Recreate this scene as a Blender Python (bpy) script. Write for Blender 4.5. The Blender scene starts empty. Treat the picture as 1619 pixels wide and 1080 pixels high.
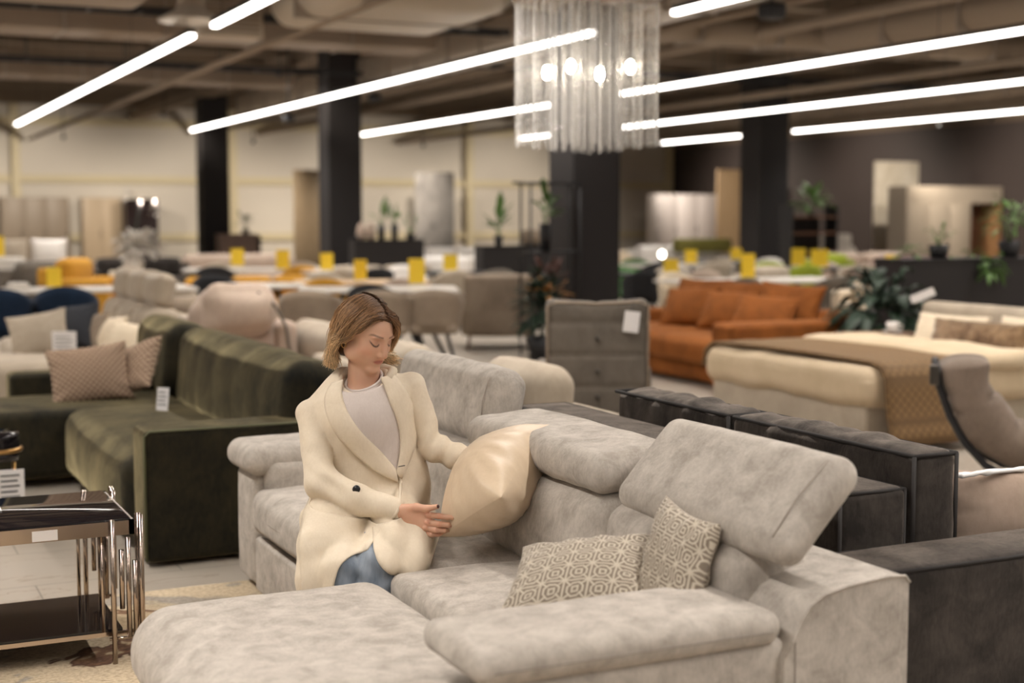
import bpy, bmesh, math, random
import numpy as np
from mathutils import Vector, Matrix, noise
C = bpy.context.scene.collection
PI = math.pi
random.seed(7)
# ---------------------------------------------------------------- camera, world, light, exposure
H = 1.5
cam_d = bpy.data.cameras.new('camera'); cam = bpy.data.objects.new('camera', cam_d); C.objects.link(cam)
cam.location = (0, 0, H)
cam.rotation_euler = (math.radians(90-4.96), 0, math.radians(-25.5))
cam_d.sensor_width = 36.0; cam_d.lens = 36.0*2249/1619
cam_d.clip_end = 200
cam_d.dof.use_dof = True; cam_d.dof.focus_distance = 4.42; cam_d.dof.aperture_fstop = 1.7
bpy.context.scene.camera = cam
sc = bpy.context.scene
sc.view_settings.view_transform = 'Standard'; sc.view_settings.look = 'None'
sc.view_settings.gamma = 1; sc.view_settings.exposure = 0.0
w = bpy.data.worlds.new('world'); sc.world = w; w.use_nodes = True
w.node_tree.nodes['Background'].inputs[0].default_value = (1.0, .87, .74, 1)
w.node_tree.nodes['Background'].inputs[1].default_value = 0.2
TUBE_E = 9.0      # glow of the diffusers seen from the side
TUBE_W = 18.5     # watts per metre sent downwards
TUBE_C = (1.0, .93, .86)
# ---------------------------------------------------------------- materials
MATS = {}
def newmat(name):
    m = bpy.data.materials.new(name); m.use_nodes = True
    return m, m.node_tree, m.node_tree.nodes['Principled BSDF']
def plain(name, col, rough=.6, metal=0, **k):
    if name in MATS: return MATS[name]
    m, t, b = newmat(name)
    b.inputs['Base Color'].default_value = (*col, 1); b.inputs['Roughness'].default_value = rough
    b.inputs['Metallic'].default_value = metal
    for a, v in k.items(): b.inputs[a.replace('_', ' ')].default_value = v
    MATS[name] = m; return m
def ramp(t, fac, stops):
    r = t.nodes.new('ShaderNodeValToRGB'); e = r.color_ramp.elements
    while len(e) < len(stops): e.new(.5)
    for q, (p, c) in zip(e, stops): q.position = p; q.color = (*c, 1)
    t.links.new(fac, r.inputs[0]); return r.outputs[0]
def tex(t, kind, scale, detail=3, rough=.5, stretch=None, src='Object', dist=0):
    tc = t.nodes.new('ShaderNodeTexCoord'); out = tc.outputs[src]
    if stretch:
        mp = t.nodes.new('ShaderNodeMapping'); mp.inputs['Scale'].default_value = stretch
        t.links.new(out, mp.inputs[0]); out = mp.outputs[0]
    n = t.nodes.new(kind); n.inputs['Scale'].default_value = scale
    if kind == 'ShaderNodeTexNoise':
        n.inputs['Detail'].default_value = detail; n.inputs['Roughness'].default_value = rough
        n.inputs['Distortion'].default_value = dist
    t.links.new(out, n.inputs['Vector']); return n.outputs[0]
def bump(t, b, h, dist, strength=1):
    n = t.nodes.new('ShaderNodeBump'); n.inputs['Distance'].default_value = dist; n.inputs['Strength'].default_value = strength
    t.links.new(h, n.inputs['Height']); t.links.new(n.outputs[0], b.inputs['Normal'])
def fabric(name, c1, c2, s1=5, s2=60, sheen=.3, bm=.002, rough=.85, stretch=None, stint=(1, 1, 1)):
    """napped cloth: large blotches of the brushed pile plus a fine fibre grain"""
    if name in MATS: return MATS[name]
    m, t, b = newmat(name)
    f = tex(t, 'ShaderNodeTexNoise', s1, 6, .65, stretch, dist=.4)
    g = tex(t, 'ShaderNodeTexNoise', s2, 5, .7, (1, 1, .35))
    mx = t.nodes.new('ShaderNodeMath'); mx.operation = 'MULTIPLY_ADD'; mx.inputs[1].default_value = .45
    t.links.new(g, mx.inputs[0]); t.links.new(f, mx.inputs[2])
    col = ramp(t, mx.outputs[0], [(.55, c1), (.9, c2)])
    t.links.new(col, b.inputs['Base Color'])
    b.inputs['Roughness'].default_value = rough; b.inputs['Specular IOR Level'].default_value = .25
    t.links.new(ramp(t, mx.outputs[0], [(.5, (sheen*.35,)*3), (.92, (sheen,)*3)]), b.inputs['Sheen Weight']); b.inputs['Sheen Roughness'].default_value = .4
    b.inputs['Sheen Tint'].default_value = (*stint, 1)
    bump(t, b, mx.outputs[0], bm)
    MATS[name] = m; return m
def wood(name, c1, c2, scale=3, stretch=(6, 6, .6), rough=.5):
    if name in MATS: return MATS[name]
    m, t, b = newmat(name)
    f = tex(t, 'ShaderNodeTexNoise', scale, 5, .6, stretch, dist=1.5)
    t.links.new(ramp(t, f, [(.3, c1), (.7, c2)]), b.inputs['Base Color']); b.inputs['Roughness'].default_value = rough
    MATS[name] = m; return m
def emis(name, col, s):
    if name in MATS: return MATS[name]
    m, t, b = newmat(name)
    b.inputs['Emission Color'].default_value = (*col, 1); b.inputs['Emission Strength'].default_value = s
    b.inputs['Base Color'].default_value = (.8, .8, .8, 1)
    MATS[name] = m; return m
def colattr(name, rough=.5, **k):
    if name in MATS: return MATS[name]
    m, t, b = newmat(name)
    a = t.nodes.new('ShaderNodeAttribute'); a.attribute_name = 'Col'
    t.links.new(a.outputs['Color'], b.inputs['Base Color']); b.inputs['Roughness'].default_value = rough
    for q, v in k.items(): b.inputs[q.replace('_', ' ')].default_value = v
    MATS[name] = m; return m
# ---------------------------------------------------------------- mesh building
class MB:
    def __init__(s): s.v = []; s.f = []; s.uv = {}; s.col = None; s.sm = []
    def add(s, vs, fs, smooth=True, M=None):
        o = len(s.v)
        s.v += [tuple(M @ Vector(p)) for p in vs] if M is not None else [tuple(p) for p in vs]
        s.f += [tuple(i+o for i in q) for q in fs]; s.sm += [smooth]*len(fs); return s
    def box(s, x0, x1, y0, y1, z0, z1, M=None, smooth=False):
        vs = [(x, y, z) for x in (x0, x1) for y in (y0, y1) for z in (z0, z1)]
        return s.add(vs, [(0, 1, 3, 2), (4, 6, 7, 5), (0, 4, 5, 1), (2, 3, 7, 6), (0, 2, 6, 4), (1, 5, 7, 3)], smooth, M)
    def tube(s, pts, r, n=8, M=None, cap=True, smooth=True):
        pts = [Vector(p) for p in pts]; k = len(pts)
        rs = r if isinstance(r, (list, tuple)) else [r]*k
        vs = []; u = None
        for i, p in enumerate(pts):
            d = (pts[min(i+1, k-1)]-pts[max(i-1, 0)]).normalized()
            if u is None: u = d.orthogonal().normalized()
            u = (u-d*u.dot(d)); u = u.normalized() if u.length > 1e-6 else d.orthogonal().normalized()
            v = d.cross(u)
            for j in range(n):
                a = 2*PI*j/n; vs.append(p+(u*math.cos(a)+v*math.sin(a))*rs[i])
        fs = [(i*n+j, i*n+(j+1) % n, (i+1)*n+(j+1) % n, (i+1)*n+j) for i in range(k-1) for j in range(n)]
        if cap: fs += [tuple(range(n-1, -1, -1)), tuple(range((k-1)*n, k*n))]
        return s.add(vs, fs, smooth, M)
    def lathe(s, prof, n=20, M=None, smooth=True):
        vs = [(r*math.cos(2*PI*j/n), r*math.sin(2*PI*j/n), z) for r, z in prof for j in range(n)]; k = len(prof)
        fs = [(i*n+j, i*n+(j+1) % n, (i+1)*n+(j+1) % n, (i+1)*n+j) for i in range(k-1) for j in range(n)]
        fs += [tuple(range(n-1, -1, -1)), tuple(range((k-1)*n, k*n))]
        return s.add(vs, fs, smooth, M)
    def prism(s, poly, y0, y1, M=None, smooth=False, n=1):
        """poly in x,z extruded along y"""
        k = len(poly); ys = [y0+(y1-y0)*i/n for i in range(n+1)]
        vs = [(x, y, z) for y in ys for x, z in poly]
        fs = [(i*k+j, i*k+(j+1) % k, (i+1)*k+(j+1) % k, (i+1)*k+j) for i in range(n) for j in range(k)]
        s.add(vs, fs, smooth, M)
        return s.add([(x, y, z) for y in (y0, y1) for x, z in poly], [tuple(range(k-1, -1, -1)), tuple(range(k, 2*k))], False, M)
    def soft(s, x0, x1, y0, y1, z0, z1, r=.05, puff=(0, 0, 0), n=(8, 8, 4), wr=0, ws=7, seed=0, M=None, fr=3, fn=None):
        hs = [(x1-x0)/2, (y1-y0)/2, (z1-z0)/2]; c = [(x0+x1)/2, (y0+y1)/2, (z0+z1)/2]
        rr = min(r, min(hs)*.999); ax = []
        for h, m in zip(hs, n):
            e = [h-rr+rr*math.tan(PI/4*i/fr) for i in range(1, fr+1)]
            mid = [-(h-rr)+2*(h-rr)*i/m for i in range(m+1)]
            ax.append([-q for q in reversed(e)]+mid+e)
        idx = {}; vs = []; fs = []
        def V(i, j, k):
            key = (i, j, k)
            if key in idx: return idx[key]
            p = [ax[0][i], ax[1][j], ax[2][k]]
            q = [max(-(h-rr), min(h-rr, a)) for a, h in zip(p, hs)]
            d = Vector([a-b for a, b in zip(p, q)]); L = d.length
            d = d/L if L > 0 else d
            o = Vector(q)+d*rr
            u = [a/h for a, h in zip(p, hs)]
            for a in range(3):
                if puff[a]:
                    b, e = (a+1) % 3, (a+2) % 3
                    o[a] += puff[a]*d[a]*(1-u[b]**2)*(1-u[e]**2)
            o = o+Vector(c)
            if wr: o += d*wr*(noise.noise(Vector((o.x*ws+seed*3.7, o.y*ws, o.z*ws)))+.5*noise.noise(Vector((o.x*ws*2.3, o.y*ws*2.3+seed, o.z*ws*2.3))))
            if fn: o = Vector(fn(o, d))
            idx[key] = len(vs); vs.append(o); return idx[key]
        I, J, K = len(ax[0])-1, len(ax[1])-1, len(ax[2])-1
        for i in range(I):
            for j in range(J):
                fs.append((V(i, j, K), V(i+1, j, K), V(i+1, j+1, K), V(i, j+1, K))); fs.append((V(i, j, 0), V(i, j+1, 0), V(i+1, j+1, 0), V(i+1, j, 0)))
        for i in range(I):
            for k in range(K):
                fs.append((V(i, 0, k), V(i+1, 0, k), V(i+1, 0, k+1), V(i, 0, k+1))); fs.append((V(i, J, k), V(i, J, k+1), V(i+1, J, k+1), V(i+1, J, k)))
        for j in range(J):
            for k in range(K):
                fs.append((V(0, j, k), V(0, j, k+1), V(0, j+1, k+1), V(0, j+1, k))); fs.append((V(I, j, k), V(I, j+1, k), V(I, j+1, k+1), V(I, j, k+1)))
        return s.add(vs, fs, True, M)
    def pillow(s, w_, h_, t_, n=22, pinch=.09, wr=.006, seed=0, M=None, e=.42):
        vs = []; uvs = []; fs = []
        for sd in (1, -1):
            for i in range(n+1):
                for j in range(n+1):
                    u = math.sin(PI/2*(2*i/n-1)); v = math.sin(PI/2*(2*j/n-1))
                    x = u*w_/2*(1-pinch*(1-v*v)); y = v*h_/2*(1-pinch*(1-u*u))
                    prof = ((1-u*u)*(1-v*v))**e
                    z = sd*t_/2*prof
                    if wr:
                        edge = max(abs(u), abs(v)); ang = math.atan2(v, u)
                        z += sd*wr*edge*min(1, prof*3)*(math.sin(ang*14+seed)+noise.noise(Vector((x*9+seed, y*9, sd))))*1.0
                    vs.append((x, y, z)); uvs.append(((u*(1-pinch*(1-v*v))+1)/2*w_, (v*(1-pinch*(1-u*u))+1)/2*h_))
        N = n+1
        for sd in (0, 1):
            for i in range(n):
                for j in range(n):
                    a = sd*N*N+i*N+j; q = (a, a+N, a+N+1, a+1)
                    fs.append(q if sd == 0 else q[::-1])
        o = len(s.v)
        for k_, q in enumerate(uvs): s.uv[o+k_] = q
        return s.add(vs, fs, True, M)
    def sheet(s, grid, th=.01, M=None):
        """closed thick sheet from a grid of points"""
        R, Q = len(grid), len(grid[0]); P = [[Vector(p) for p in row] for row in grid]
        up = []; dn = []
        for i in range(R):
            for j in range(Q):
                a = P[min(i+1, R-1)][j]-P[max(i-1, 0)][j]; b = P[i][min(j+1, Q-1)]-P[i][max(j-1, 0)]
                nn = a.cross(b); nn = nn.normalized() if nn.length > 1e-9 else Vector((0, 0, 1))
                up.append(P[i][j]+nn*th/2); dn.append(P[i][j]-nn*th/2)
        N = R*Q; fs = []
        for i in range(R-1):
            for j in range(Q-1):
                a = i*Q+j; fs.append((a, a+Q, a+Q+1, a+1)); fs.append((N+a, N+a+1, N+a+Q+1, N+a+Q))
        for i in range(R-1):
            for j in (0, Q-1):
                a, b = i*Q+j, (i+1)*Q+j; fs.append((a, N+a, N+b, b) if j == 0 else (a, b, N+b, N+a))
        for j in range(Q-1):
            for i in (0, R-1):
                a, b = i*Q+j, i*Q+j+1; fs.append((a, b, N+b, N+a) if i == 0 else (a, N+a, N+b, b))
        return s.add(up+dn, fs, True, M)
def T(x=0, y=0, z=0, rx=0, ry=0, rz=0):
    return Matrix.Translation((x, y, z)) @ Matrix.Rotation(rz, 4, 'Z') @ Matrix.Rotation(ry, 4, 'Y') @ Matrix.Rotation(rx, 4, 'X')
def frame(c, ex, ey):
    ex = Vector(ex).normalized(); ey = Vector(ey); ey = (ey-ex*ey.dot(ex)).normalized(); ez = ex.cross(ey)
    M = Matrix.Identity(4)
    for i, a in enumerate((ex, ey, ez)):
        for j in range(3): M[j][i] = a[j]
    M.translation = Vector(c); return M
def wbase(p):
    o = Vector((0, 0, 0))
    while p is not None: o += p.location; p = p.parent
    return o
def obj(name, mb, mat, parent=None, world=True, loc=None, autosm=None):
    """links a builder as one mesh object; world=True: points are in world space and are moved into the parent's frame"""
    off = Vector((0, 0, 0)); pos = Vector((0, 0, 0))
    if world and parent is not None: off = wbase(parent)
    if parent is None:
        if loc is None:
            a = np.array(mb.v); lo, hi = a.min(0), a.max(0); pos = Vector(((lo[0]+hi[0])/2, (lo[1]+hi[1])/2, lo[2]))
        else: pos = Vector(loc)
        off = pos if world else off
    me = bpy.data.meshes.new(name)
    me.from_pydata([(p[0]-off.x, p[1]-off.y, p[2]-off.z) for p in mb.v], [], mb.f)
    me.polygons.foreach_set('use_smooth', mb.sm)
    if mb.uv:
        ul = me.uv_layers.new(name='UVMap')
        for l in me.loops: ul.data[l.index].uv = mb.uv.get(l.vertex_index, (0, 0))
    if mb.col is not None:
        ca = me.color_attributes.new('Col', 'FLOAT_COLOR', 'POINT')
        ca.data.foreach_set('color', np.asarray(mb.col, dtype=np.float32).ravel())
    me.materials.append(mat); me.update()
    o = bpy.data.objects.new(name, me); C.objects.link(o); o.location = pos
    if parent is not None: o.parent = parent; o.location = (0, 0, 0)
    return o
def pieces(name, mb_list, mat, parent, world=True):
    for q in mb_list: obj(name, q, mat, parent, world)
def tag(o, label, cat, group=None, kind=None):
    o['label'] = label; o['category'] = cat
    if group: o['group'] = group
    if kind: o['kind'] = kind
    return o
def thing(name, label, cat, loc=(0, 0, 0), rz=0, group=None):
    o = bpy.data.objects.new(name, None); C.objects.link(o); o.empty_display_size = .1
    o.location = loc; o.rotation_euler = (0, 0, rz); return tag(o, label, cat, group)
def struct(name, mb, mat, parent=None, **k):
    o = obj(name, mb, mat, parent, **k)
    if parent is None: o['kind'] = 'structure'
    return o
KIDS = {}
def dup(root, loc, rz=None, label=None, group=None):
    def cp(o, par):
        c = o.copy(); C.objects.link(c)
        if par is not None: c.parent = par
        for ch in o.children: cp(ch, c)
        return c
    r = cp(root, None); r.location = loc
    if rz is not None: r.rotation_euler = (0, 0, rz)
    if label: r['label'] = label
    if group: r['group'] = group
    return r
# ---------------------------------------------------------------- palette
M_sofa = fabric('grey_velour', (.34, .305, .265), (.54, .495, .44), 13, 130, .15, .002)
M_dark = fabric('charcoal_velour', (.016, .013, .0115), (.042, .035, .030), 9, 90, 1.0, .0015, stint=(.80, .69, .60))
M_green = fabric('olive_velvet', (.003, .0032, .002), (.026, .021, .009), 3.5, 50, .85, .003, stint=(.66, .56, .31))
M_orange = fabric('rust_velvet', (.17, .052, .009), (.29, .094, .017), 3, 40, .08, .002, stint=(1, .7, .4))
M_beige = fabric('beige_cloth', (.34, .285, .22), (.43, .365, .285), 4, 60, .2, .001)
M_taupe = fabric('taupe_cloth', (.22, .17, .125), (.30, .24, .18), 4, 60, .2, .001)
M_cream = fabric('cream_cloth', (.62, .52, .38), (.72, .62, .47), 4, 60, .2, .001)
M_greyc = fabric('grey_cloth', (.105, .09, .074), (.15, .128, .105), 5, 60, .2, .001)
M_pinkb = fabric('rose_beige_cloth', (.40, .31, .25), (.50, .40, .32), 4, 60, .2, .001)
M_navy = fabric('navy_cloth', (.004, .012, .03), (.008, .022, .05), 4, 60, .2, .001)
M_mustard = fabric('mustard_cloth', (.42, .20, .02), (.55, .28, .03), 4, 60, .2, .001)
M_brownthrow = fabric('brown_quilted_cloth', (.20, .115, .05), (.30, .185, .09), 4, 60, .4, .002)
M_tan = fabric('tan_throw_cloth', (.36, .25, .14), (.45, .33, .20), 4, 60, .4, .002)
M_fur = fabric('brown_fur', (.07, .035, .015), (.27, .17, .09), 7, 50, .8, .01)
M_lime = fabric('lime_cloth', (.22, .28, .02), (.32, .38, .04), 4, 60, .2, .001)
M_moss = fabric('moss_green_cloth', (.06, .15, .05), (.10, .22, .08), 4, 60, .2, .001)
M_olive2 = fabric('olive_cloth', (.12, .11, .02), (.18, .16, .04), 4, 60, .2, .001)
M_white = plain('white_paint', (.72, .68, .63), .5)
M_black = plain('black_metal', (.012, .012, .014), .5)
M_blackpaint = plain('charcoal_paint', (.015, .0125, .013), .75)
M_divider = plain('charcoal_board', (.016, .013, .013), .7)
M_chrome = plain('champagne_chrome', (.50, .42, .36), .16, 1)
M_brass = plain('brass', (.55, .33, .12), .3, 1)
M_smoke = plain('smoked_glass', (.012, .010, .012), .04, 0, Transmission_Weight=.25)
M_paper = plain('white_paper', (.75, .73, .72), .7)
M_ink = plain('grey_ink', (.12, .12, .12), .7)
M_yellow = plain('yellow_card', (.85, .58, .03), .5, Emission_Strength=0)
M_leaf = plain('dark_leaf', (.010, .028, .012), .55)
M_leaf2 = plain('fresh_leaf', (.09, .19, .035), .45)
M_wood = wood('walnut', (.09, .04, .02), (.17, .085, .045))
M_oak = wood('oak_panel', (.50, .33, .18), (.66, .47, .28))
M_duct = plain('galvanised_steel', (.45, .38, .30), .35, .6)
M_conc = plain('dim_concrete', (.17, .125, .09), .9)
M_beam = plain('painted_beam', (.26, .20, .145), .8)
# ---------------------------------------------------------------- hall
def floor_mat():
    m, t, b = newmat('large_format_tiles')
    tc = t.nodes.new('ShaderNodeTexCoord')
    br = t.nodes.new('ShaderNodeTexBrick'); br.offset = 0.5
    br.inputs['Scale'].default_value = 1; br.inputs['Brick Width'].default_value = 1.2; br.inputs['Row Height'].default_value = .6
    br.inputs['Mortar Size'].default_value = .004
    br.inputs['Color1'].default_value = (.40, .355, .30, 1); br.inputs['Color2'].default_value = (.36, .32, .27, 1); br.inputs['Mortar'].default_value = (.2, .17, .14, 1)
    t.links.new(tc.outputs['Object'], br.inputs['Vector'])
    v = tex(t, 'ShaderNodeTexNoise', .8, 6, .6, (1, 3, 1), dist=1.2)
    vc = ramp(t, v, [(.36, (1, 1, 1)), (.485, (1, 1, 1)), (.497, (.55, .42, .3)), (.51, (1, 1, 1)), (.7, (.9, .88, .85))])
    mx = t.nodes.new('ShaderNodeMix'); mx.data_type = 'RGBA'; mx.blend_type = 'MULTIPLY'; mx.inputs[0].default_value = .8
    t.links.new(br.outputs[0], mx.inputs[6]); t.links.new(vc, mx.inputs[7]); t.links.new(mx.outputs[2], b.inputs['Base Color'])
    b.inputs['Roughness'].default_value = .32
    return m
struct('floor', MB().box(-14, 27.4, -8, 44, -.1, 0), floor_mat())
m, t, b = newmat('sandwich_panel_wall')
tc = t.nodes.new('ShaderNodeTexCoord'); b.inputs['Roughness'].default_value = .6
t.links.new(ramp(t, tex(t, 'ShaderNodeTexNoise', .4, 2), [(.3, (.60, .55, .48)), (.7, (.66, .61, .53))]), b.inputs['Base Color'])
M_wall = m
wf = struct('wall_far', MB().box(-14, 27.4, 44, 44.2, 0, 5.2), M_wall)
M_girt = plain('cream_girt', (.62, .54, .36), .6)
for i, z in enumerate((.92, 2.65, 4.35)):
    struct('trim_%d' % (i+1), MB().box(-14, 27.3, 43.86, 43.99, z-.11, z+.11), M_girt)
for i, x in enumerate((-1.5, 4.9, 11.3, 19.3, 27.1)):
    struct('trim_%d' % (i+4), MB().box(x-.12, x+.12, 43.7, 43.85, 0, 5.2), M_girt)
M_darkwall = plain('charcoal_wall_paint', (.050, .037, .034), .7)
struct('wall_right', MB().box(27.4, 27.6, 2, 44.2, 0, 3.98), M_darkwall)
struct('wall_right_upper', MB().box(27.5, 27.6, 2, 44.2, 3.98, 5.2), M_conc)
ceil = struct('ceiling', MB().box(-14, 27.6, -8, 44.2, 5.2, 5.4), M_conc)
y = 4.0
while y < 44:
    struct('beam', MB().box(-14, 27.4, y-.12, y+.12, 4.72, 5.19), M_beam); y += 2.4
for x in (-5, 2.0, 8.4, 17.6, 24.5):
    struct('girder', MB().box(x-.2, x+.2, -8, 44, 4.45, 4.71), M_beam)
def column(x, y, w_, label):
    mb = MB().soft(x-w_/2, x+w_/2, y-w_/2, y+w_/2, 0, 4.5, r=.012, n=(1, 1, 1), fr=1)
    for k in range(len(mb.sm)): mb.sm[k] = False
    o = struct('column', mb, M_blackpaint); o['label'] = label; o['category'] = 'column'; return o
column(7.73, 14.3, .60, 'dark square column right behind the glass rod chandelier')
column(8.37, 24.8, .62, 'dark square column above the left dark planter divider')
column(8.6, 35.3, .66, 'dark square column farthest to the left at the back')
column(17.75, 24.9, .72, 'dark square column beside the open shelf with a plant')
# ---------------------------------------------------------------- tube lights
M_tube = emis('tube_light_diffuser', TUBE_C, TUBE_E)
def tube(x, y0, y1, label, z=3.4, group=None):
    t_ = thing('linear_light', label, 'ceiling light', (x, (y0+y1)/2, z), group=group)
    obj('diffuser', MB().box(x-.034, x+.034, y0, y1, z-.032, z+.01), M_tube, t_)
    al = bpy.data.lights.new('tube_lamp', 'AREA'); al.shape = 'RECTANGLE'; al.size = .06; al.size_y = y1-y0-.02; al.energy = TUBE_W*(y1-y0); al.spread = math.radians(130); al.color = TUBE_C
    ao = bpy.data.objects.new('tube_lamp', al); C.objects.link(ao); ao.parent = t_; ao.location = (0, 0, -.036)
    obj('housing', MB().box(x-.036, x+.036, y0, y1, z+.01, z+.06), M_black, t_)
    k = max(2, int((y1-y0)/3)+1)
    for i in range(k):
        yy = y0+.3+(y1-y0-.6)*i/(k-1); obj('suspension_wire', MB().tube([(x, yy, z+.06), (x, yy, 5.17)], .004, 4), M_black, t_)
tube(3.46, 14.98, 30.5, 'long slanting white tube light nearest the left edge')
tube(3.48, 5.0, 14.1, 'white tube light leaving the top edge on the left')
tube(7.1, 12.97, 30.93, 'longest white tube light running to the chandelier')
tube(7.1, 3.0, 11.4, 'short white tube light at the top edge above the camera dome')
tube(10.95, 21.1, 30.85, 'white tube light passing left of the chandelier, between longer and shorter ones')
tube(10.95, 2.0, 19.06, 'bright upper white tube light on the right')
tube(14.9, 29.2, 30.75, 'shortest white tube light low behind the chandelier')
tube(15.0, 4.0, 26.0, 'middle white tube light on the right side')
tube(19.0, 27.3, 31.0, 'small far white tube light beside the right dark column')
tube(19.1, 6.0, 25.7, 'lowest white tube light crossing the dark right wall')
for x, q in ((-.45, 'first'), (-4.4, 'second'), (-8.3, 'third')):
    tube(x, -6, 30.5, 'white tube light outside the frame, %s one left of the nearest slanting tube' % q)
for x, q in ((3.46, 'nearest slanting tube'), (7.1, 'longest tube to the chandelier'), (10.95, 'bright upper right tube'), (15.0, 'middle right tube')):
    tube(x, -7, 1.5 if x > 3.5 else 4.3, 'white tube light behind the viewer, in line with the %s' % q)
# ---------------------------------------------------------------- ceiling services
def duct(name, label, x0, x1, y0, y1, z0, z1, r=.03, mat=None, flange=0, cat='duct'):
    t_ = thing(name, label, cat, ((x0+x1)/2, (y0+y1)/2, z0))
    obj('duct_body', MB().soft(x0, x1, y0, y1, z0, z1, r=r, n=(4, 4, 2)), mat or M_duct, t_)
    sm_ = plain('dull_steel', (.35, .3, .25), .5, .5)
    L_ = (x1-x0) > (y1-y0); a, b_ = (x0, x1) if L_ else (y0, y1); k = int((b_-a)/1.25)
    for i in range(1, k):
        p = a+(b_-a)*i/k
        if L_: obj('flange', MB().box(p-.015, p+.015, y0-.02, y1+.02, z0-.02, z1+.02), sm_, t_)
        else: obj('flange', MB().box(x0-.02, x1+.02, p-.015, p+.015, z0-.02, z1+.02), sm_, t_)
        if i % 2:
            for s_ in (0, 1):
                if L_: q = (p, (y0-.01, y1+.01)[s_])
                else: q = ((x0-.01, x1+.01)[s_], p)
                obj('hanger_rod', MB().tube([(q[0], q[1], z0-.02), (q[0], q[1], 5.2)], .008, 4), M_black, t_)
    return t_
duct('air_duct', 'wide pale air duct with rounded edges at the top middle', 4.75, 6.95, 14.3, 16.8, 3.74, 4.35, .28, plain('pale_duct', (.42, .36, .28), .5, .2))
duct('air_duct', 'pale insulated air duct over the left tube light junction', -3, 3.2, 15.4, 16.4, 3.8, 4.25, .15, M_beam)
vt = thing('air_vent', 'ribbed air grille box between the left tube light and the wide duct', 'air vent', (4.35, 16.9, 3.62))
obj('vent_box', MB().soft(3.95, 4.72, 16.75, 17.2, 3.62, 4.05, r=.02, n=(1, 1, 1)), M_duct, vt)
for k in range(6): obj('slat', MB().box(4.0, 4.67, 16.72, 16.75, 3.68+.055*k, 3.705+.055*k), M_beam, vt)
rv = thing('air_diffuser', 'round white air diffuser above the gap in the left tube light', 'air vent', (3.5, 15.6, 3.5))
obj('cone', MB().lathe([(.12, 3.78), (.16, 3.68), (.34, 3.58), (.34, 3.56), (.10, 3.60), (.02, 3.62)], 24, T(3.5, 15.2)), plain('white_steel', (.6, .54, .46), .4), rv)
obj('neck', MB().lathe([(.14, 3.7), (.14, 4.3)], 16, T(3.5, 15.2)), M_duct, rv)
duct('air_duct', 'rectangular duct with ribbed grilles running above the green sofa', -9, 8.1, 19.5, 20.4, 3.95, 4.4, .03, plain('brown_duct', (.25, .19, .14), .6))
duct('air_duct', 'flat duct crossing the ceiling far on the left', -9, 8.1, 26.5, 27.3, 4.0, 4.4, .03, plain('brown_duct', (.25, .19, .14), .6))
duct('air_duct', 'long duct running back beside the chandelier', 8.6, 9.3, 11.5, 33, 3.85, 4.35, .1)
duct('air_duct', 'round edged duct above the right upper tube light', 12.6, 13.5, 8, 16.5, 3.8, 4.3, .25, M_beam)
duct('air_duct', 'duct crossing above the two right tube lights', 9.6, 20.2, 16.8, 17.5, 3.95, 4.35, .2, M_beam)
duct('air_duct', 'duct over the dark right wall', 20.5, 21.3, 12, 40, 3.85, 4.3, .1, M_beam)
for k, (x0, x1, y_, z_, lb) in enumerate([(-8, 6, 12.2, 3.95, 'nearest black cable tray at the top left corner'), (-8, 8.2, 17.4, 3.92, 'black cable tray behind the left tube light'),
        (-8, 8.2, 23.2, 3.9, 'black cable tray above the left dark columns'), (9.5, 20.2, 21.5, 3.95, 'black cable tray on the right above the tube lights'), (13.8, 20.2, 13.5, 3.9, 'black cable tray at the top right')]):
    t_ = thing('cable_tray', lb, 'cable tray', (x0, y_, z_))
    for s_ in (-.15, .13): obj('side_rail', MB().box(x0, x1, y_+s_, y_+s_+.02, z_, z_+.07), M_black, t_)
    x = x0
    while x < x1: obj('rung', MB().box(x, x+.03, y_-.13, y_+.13, z_, z_+.015), M_black, t_); x += .6
    x = x0+.3
    while x < x1:
        for s_ in (-.14, .14): obj('hanger_rod', MB().tube([(x, y_+s_, z_+.03), (x, y_+s_, 5.2)], .009, 4), M_black, t_)
        x += 1.5
for k, (x, y0, y1, z_, r_, lb) in enumerate([(5.2, 10, 43, 3.75, .05, 'thin pipe running back above the longest tube light'), (10.1, 8, 43, 4.0, .06, 'pale pipe running back right of the chandelier'),
        (11.9, 6, 43, 4.1, .09, 'thick pale pipe over the right tube lights'), (16.5, 8, 43, 3.9, .07, 'pale pipe between the right tube lights'), (1.4, 10, 43, 4.0, .06, 'thin pipe running back at the far left'), (22.8, 12, 43, 3.95, .1, 'pale pipe high along the dark wall')]):
    tag(obj('ceiling_pipe', MB().tube([(x, y0, z_), (x, y1, z_)], r_, 10), M_beam), lb, 'pipe')
# spot lights and sensors hanging from the ceiling
for (x, y_, z_, s_, lb) in [(9.05, 12.6, 3.68, .12, 'black dome camera hanging near the top right edge'), (8.68, 23.8, 3.6, .10, 'small black speaker on the side of the left middle column'), (7.33, 24.5, 3.25, .09, 'small black ceiling spotlight left of the middle column')]:
    t_ = thing('ceiling_speaker', lb, 'ceiling speaker', (x, y_, z_))
    obj('speaker_body', MB().soft(x-s_, x+s_, y_-s_, y_+s_, z_-s_*.7, z_+s_*.7, r=s_*.4, n=(2, 2, 2)), M_black, t_)
    obj('stem', MB().tube([(x, y_, z_+s_*.5), (x, y_, 5.2)], .015, 6), M_black, t_)
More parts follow.
